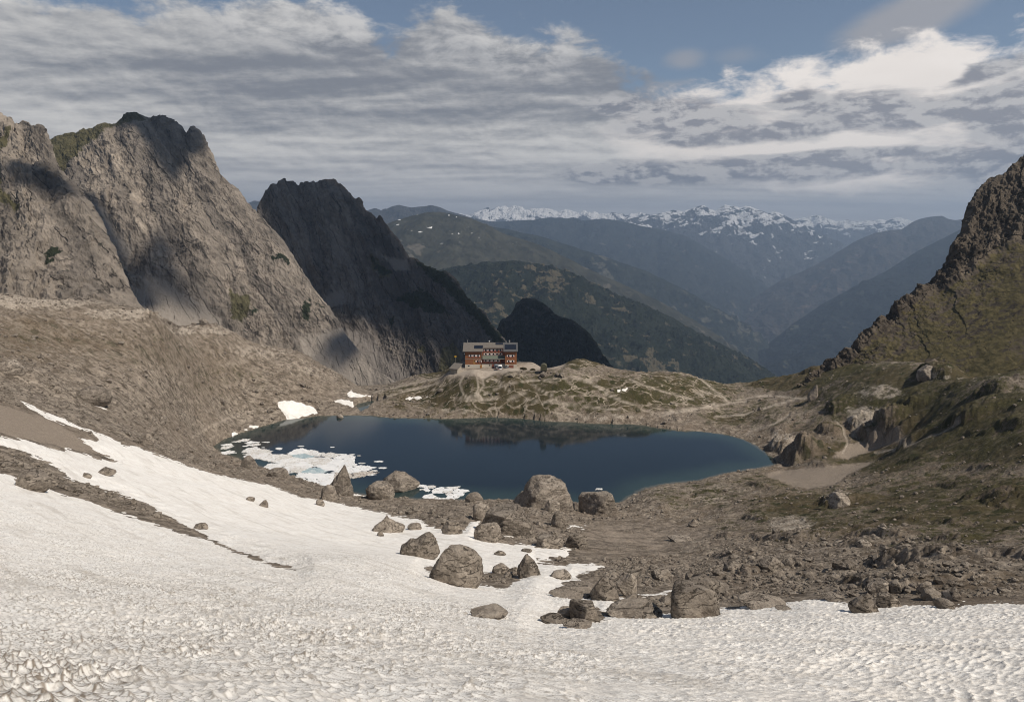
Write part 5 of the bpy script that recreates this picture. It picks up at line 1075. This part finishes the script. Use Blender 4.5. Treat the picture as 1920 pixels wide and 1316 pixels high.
def window(x, z, yw, w=0.62, h=0.95, left=True, right=True, arch=False):
    bm = bmesh.new(); box(bm, x - w / 2 - .06, x + w / 2 + .06, yw - 0.05, yw + 0.02, z - h / 2 - .06, z + h / 2 + .06)
    wd = bm_obj('window', bm, WHITE, hut); boxo('pane', GLASS, wd, x - w / 2, x + w / 2, yw - 0.075, yw - 0.051, z - h / 2, z + h / 2)
    for sd in (([-1] if left else []) + ([1] if right else [])):
        a, b = sorted((x + sd * (w / 2 + .07), x + sd * (w / 2 + .07 + 0.46)))
        bm = bmesh.new(); y0, y1 = yw - 0.13, yw - 0.07
        # white leaf: a diagonal half, the red half is its own leaf face set proud
        tri = [(a, z - h / 2), (b, z - h / 2), (b, z + h / 2), (a, z + h / 2)]
        prism(bm, tri, y0, y1, 'y'); sh_ = bm_obj('shutter', bm, WHITE, wd)
        bm = bmesh.new(); q = [(a, z - h / 2), (b, z - h / 2), (a if sd > 0 else b, z - h * 0.08)]
        prism(bm, q, y0 - 0.02, y0 - 0.003, 'y'); bm.to_mesh(sh_.data) if False else None
        me = bpy.data.meshes.new('tmp'); bm.to_mesh(me); bm.free()
        b2 = bmesh.new(); b2.from_mesh(sh_.data); n0 = len(b2.faces); b2.from_mesh(me); b2.faces.ensure_lookup_table()
        for f_ in b2.faces[n0:]: f_.material_index = 1
        b2.to_mesh(sh_.data); b2.free(); sh_.data.materials.append(RED); bpy.data.meshes.remove(me)
for x in (3.9, 5.5, 7.2): window(x, 5.55, 0.0)
for x in (6.9, 8.1): window(x, 3.05, 0.0, 0.5)
for x in (10.6, 12.35, 14.1, 15.7, 17.2):
    window(x, 7.75, 2.6, 0.75, 1.05); window(x, 5.95 - 0.05, 2.6, 0.75, 0.9)
for x in (10.6, 12.4, 14.2, 16.1): window(x, 3.05, 1.25, 0.72)
for x in (21.0, 22.7):
    window(x, 5.5, 0.0, 0.6); window(x, 3.05, 0.0, 0.6)
d_ = boxo('door', DOORM, hut, 5.05, 6.0, -0.08, -0.002, 1.7, 3.7); boxo('door_pane', GLASS, d_, 5.3, 5.75, -0.1, -0.081, 2.9, 3.4)
d_ = boxo('door', RUST, hut, 13.4, 14.5, 1.1, 1.19, 0.0, 1.55); boxo('door', DOORM, hut, 8.1, 9.0, -0.14, -0.07, 0.0, 1.45); boxo('garage_door', RUST, hut, 21.2, 23.2, -0.14, -0.07, 0.0, 1.4)
for x, yw in ((3.0, -0.06), (12.4, 1.2), (19.9, -0.06)): boxo('cellar_window', GLASS, hut, x - .35, x + .35, yw - 0.05, yw - 0.003, 0.75, 1.25)
boxo('lamp', WHITE, hut, 0.9, 1.3, -0.1, 0.2, 6.3, 6.7)

# ---------------------------------------------------------------- cars
TYRE = plain('tyre', (0.015, 0.015, 0.015), 0.8); RIM = plain('rim', (0.35, 0.35, 0.36), 0.35, 0.8); LAMPR = plain('red_lens', (0.35, 0.01, 0.01), 0.2); DARKP = plain('black_plastic', (0.02, 0.02, 0.021), 0.5)
def car(loc, rz, paint, w, l, h, bonnet, label, cat='car'):
    t = empty('parked_car' if cat == 'car' else 'parked_van', loc, rz); tag(t, label, cat, 'cars parked at the hut')
    g = 0.22; belt = h * 0.55                # local +y is the front, the rear faces -y
    prof = [(-l / 2, g), (l / 2, g), (l / 2, belt * 0.8), (l / 2 - 0.15, belt * 0.92), (l / 2 - bonnet, belt), (l / 2 - bonnet - 0.55, h), (-l / 2 + 0.28, h), (-l / 2 + 0.03, belt)]
    bm = bmesh.new(); prism(bm, prof, -w / 2, w / 2)
    for v in bm.verts:
        if v.co.z > belt + 0.05: v.co.x *= 0.86
    bmesh.ops.bevel(bm, geom=bm.edges[:], offset=0.06, segments=2, affect='EDGES'); bm_obj('body', bm, paint, t, True)
    def quad(name, pts, mat, off):
        bm = bmesh.new(); vs = [bm.verts.new(p) for p in pts]; f_ = bm.faces.new(vs); r = bmesh.ops.extrude_face_region(bm, geom=[f_])
        bmesh.ops.translate(bm, vec=off, verts=[e for e in r['geom'] if isinstance(e, bmesh.types.BMVert)]); bmesh.ops.recalc_face_normals(bm, faces=bm.faces[:]); return bm_obj(name, bm, mat, t)
    yr = lambda z: -l / 2 + 0.03 + (z - belt) / (h - belt) * 0.25
    z0, z1 = belt + 0.06, h - 0.14; quad('rear_window', [(-w * .38, yr(z0) - .01, z0), (w * .38, yr(z0) - .01, z0), (w * .36, yr(z1) - .01, z1), (-w * .36, yr(z1) - .01, z1)], GLASS, (0, -0.02, 0))
    yf = lambda z: l / 2 - bonnet - (z - belt) / (h - belt) * 0.55
    quad('windscreen', [(-w * .38, yf(z0) + .01, z0), (w * .38, yf(z0) + .01, z0), (w * .36, yf(z1) + .01, z1), (-w * .36, yf(z1) + .01, z1)], GLASS, (0, 0.02, 0))
    xs = lambda z: w / 2 * (1 - 0.14 * min(1, (z - belt) / (h - belt) * 1.05))
    for sd in (-1, 1): quad('side_window', [(sd * (xs(z0) + .005), -l * .36, z0), (sd * (xs(z0) + .005), l / 2 - bonnet - .35, z0), (sd * (xs(z1) + .005), l / 2 - bonnet - .6, z1), (sd * (xs(z1) + .005), -l * .34, z1)], GLASS, (sd * 0.015, 0, 0))
    for sd in (-1, 1):
        boxo('tail_light', LAMPR, t, sd * w * .42 - .08, sd * w * .42 + .08, -l / 2 - .03, -l / 2 + .05, belt * .62, belt * .95)
        boxo('headlight', WHITE, t, sd * w * .36 - .14, sd * w * .36 + .14, l / 2 - .05, l / 2 + .03, belt * .58, belt * .75)
        for yy in (-l * .31, l * .31):
            bm = bmesh.new(); cyl(bm, .33, .33, (sd * (w / 2 - .22), yy, .33), (sd * (w / 2 + .01), yy, .33), 20); wh = bm_obj('wheel', bm, TYRE, t, False)
            bm = bmesh.new(); cyl(bm, .19, .19, (sd * (w / 2 + .005), yy, .33), (sd * (w / 2 + .03), yy, .33), 14); bm_obj('rim', bm, RIM, wh)
    boxo('bumper', DARKP, t, -w * .46, w * .46, -l / 2 - .07, -l / 2 + .02, .28, .52); boxo('number_plate', WHITE, t, -.26, .26, -l / 2 - .09, -l / 2 - .071, .36, .47)
    return t
CARW = plain('white_car_paint', (0.78, 0.77, 0.74), 0.3, var=0.03); CARG = plain('grey_car_paint', (0.10, 0.11, 0.115), 0.3, var=0.03); CARB = plain('blue_grey_car_paint', (0.22, 0.25, 0.28), 0.3, var=0.03)
car(at_fore(937, 694.5), R(4), CARW, 1.95, 4.8, 2.35, 0.9, 'white van parked in front of the hut, its dark rear window towards the lake', 'van')
car(at_fore(950.2, 693.5), R(-6), CARG, 1.72, 4.2, 1.55, 1.15, 'dark grey car parked on the right of the white van')
x, y, z = at_fore(930.0, 690.0); car((x, y, z), R(8), CARB, 1.75, 4.3, 1.6, 1.1, 'blue grey car half hidden behind the left side of the white van')

# olive trailer
OLIVE = plain('olive_tarpaulin', (0.085, 0.080, 0.048), 0.85, var=0.2, scale=1.5)
x, y, z = ground_hit(1019.5, 696.5, EX)
tr = empty('covered_trailer', (x, y, z), R(-4)); tag(tr, 'olive tarpaulin covered trailer standing alone on the gravel right of the hut', 'trailer')
bm = bmesh.new(); n = 14; prof = [(-1.25, 0.55), (1.25, 0.55)] + [(1.25 * math.cos(k * math.pi / n) if True else 0, 2.1 + 1.05 * math.sin(k * math.pi / n)) for k in range(n + 1)]
prism(bm, prof, -1.6, 1.6, 'y'); bmesh.ops.bevel(bm, geom=[e for e in bm.edges if e.calc_length() > 1], offset=0.05, segments=2, affect='EDGES'); cv = bm_obj('tarpaulin', bm, OLIVE, tr, False)
boxo('chassis', DARKP, tr, -1.1, 1.1, -1.75, 1.75, 0.4, 0.54)
for sd in (-1, 1):
    bm = bmesh.new(); cyl(bm, .42, .42, (sd * 1.0, 0, .42), (sd * 1.24, 0, .42), 20); bm_obj('wheel', bm, TYRE, tr)
bm = bmesh.new(); cyl(bm, .05, .05, (0, 1.7, .47), (0, 2.9, .4), 8); bm_obj('drawbar', bm, DARKP, tr)
bm = bmesh.new(); cyl(bm, .05, .05, (0, 2.8, .4), (0, 2.8, -.05), 8); bm_obj('support_leg', bm, DARKP, tr)

# stone shed left of the hut
x, y, z = ground_hit(851, 701, EX); DARKW = plain('dark_stone', (0.16, 0.13, 0.105), 0.9, var=0.3)
sh = empty('stone_shed', (x, y, z - 0.2), R(-24)); tag(sh, 'small stone shed with a sloping slab roof left of the hut', 'shed')
bm = bmesh.new(); prism(bm, [(0, -0.8), (3.6, -0.8), (3.6, 3.6), (0, 2.3)], -1.6, 1.6); bm_obj('wall', bm, plain('grey_stone', (0.33, 0.29, 0.24), 0.9, var=0.3), sh)
bm = bmesh.new(); prism(bm, [(-0.5, 2.14), (4.0, 3.76), (4.0, 3.98), (-0.5, 2.36)], -2.0, 2.0); bm_obj('roof', bm, ROOFM, sh)
dr = boxo('door', METAL, sh, 0.0, 0.95, -0.06, -0.002, -0.1, 1.9); boxo('handle', DARKP, dr, 0.78, 0.84, -0.12, -0.061, 0.85, 1.0)
boxo('window', GLASS, sh, -1.605 - .05, -1.602, 1.2, 2.0, 0.9, 1.6)
# yellow sign
x, y, z = P(854.3, 686, 329.0); YEL = plain('yellow_sign_paint', (0.62, 0.36, 0.02), 0.5, var=0.05)
x, y, z = ground_hit(854.3, 690, EX); zt = P(854.3, 668.5, y)[2]
sg = empty('trail_signpost', (x, y, z)); tag(sg, 'yellow trail sign on a thin pole behind the stone shed', 'sign')
bm = bmesh.new(); cyl(bm, .06, .06, (0, 0, -0.3), (0, 0, zt - z + .4), 8); bm_obj('pole', bm, METAL, sg)
boxo('sign_board', YEL, sg, -0.42, 0.42, -0.1, -0.062, zt - z - 0.25, zt - z + 0.28)
# stacked firewood and bushes on the forecourt
BUSH = plain('dry_bush', (0.075, 0.060, 0.030), 0.9, var=0.3)
def bush(px, py, w, h, label, seed):
    x, y, z = ground_hit(px, py, EX); r = np.random.default_rng(seed); n = 900
    p = r.normal(size=(n, 3)); p /= np.linalg.norm(p, axis=1, keepdims=True); p *= r.uniform(0.45, 1, (n, 1)) ** 0.5; p[:, 2] = np.abs(p[:, 2]); p = p * np.array([w / 2, w / 2, h]) * (1 + 0.35 * fbm3(p[:, 0] * 2, p[:, 1] * 2, p[:, 2] * 2, 2, .5, seed))[:, None]
    a = r.normal(size=(n, 3)) * 0.14; b = r.normal(size=(n, 3)) * 0.14
    V = np.stack([p - a, p + b, p + a * .3 + np.cross(a, b) * 4], 1).reshape(-1, 3); fc = np.arange(n * 3).reshape(-1, 3)
    t = empty('bush', (x, y, z - .05)); tag(t, label, 'bush', 'bushes by the hut'); mesh_np('foliage', V, fc, BUSH, False, parent=t)
    bm = bmesh.new()
    for k in range(7): q = p[k * 40]; cyl(bm, .035, .012, (0, 0, -.05), tuple(q), 6)
    bm_obj('stem', bm, DARKW, t)
bush(981, 693, 3.0, 1.0, 'dry reddish bush on the gravel between the cars and the trailer', 3)
bush(999, 694, 2.2, 0.6, 'low dry bush just left of the olive trailer', 4)

# ---------------------------------------------------------------- haze
def build_haze(density=1.0e-4):
    m, t = new_mat('haze')
    v = t.node('ShaderNodeVolumePrincipled', {'Color': (0.56, 0.73, 0.97, 1), 'Density': density, 'Anisotropy': 0.35})
    t.node('ShaderNodeOutputMaterial', {1: v}, out=None)
    bm = bmesh.new(); bmesh.ops.create_cube(bm, size=1)
    bmesh.ops.transform(bm, matrix=Matrix.Translation((0, 6150, -170)) @ Matrix.Diagonal((34000, 17300, 1480, 1)), verts=bm.verts)
    tag(bm_obj('haze', bm, m), kind='stuff')
build_haze()
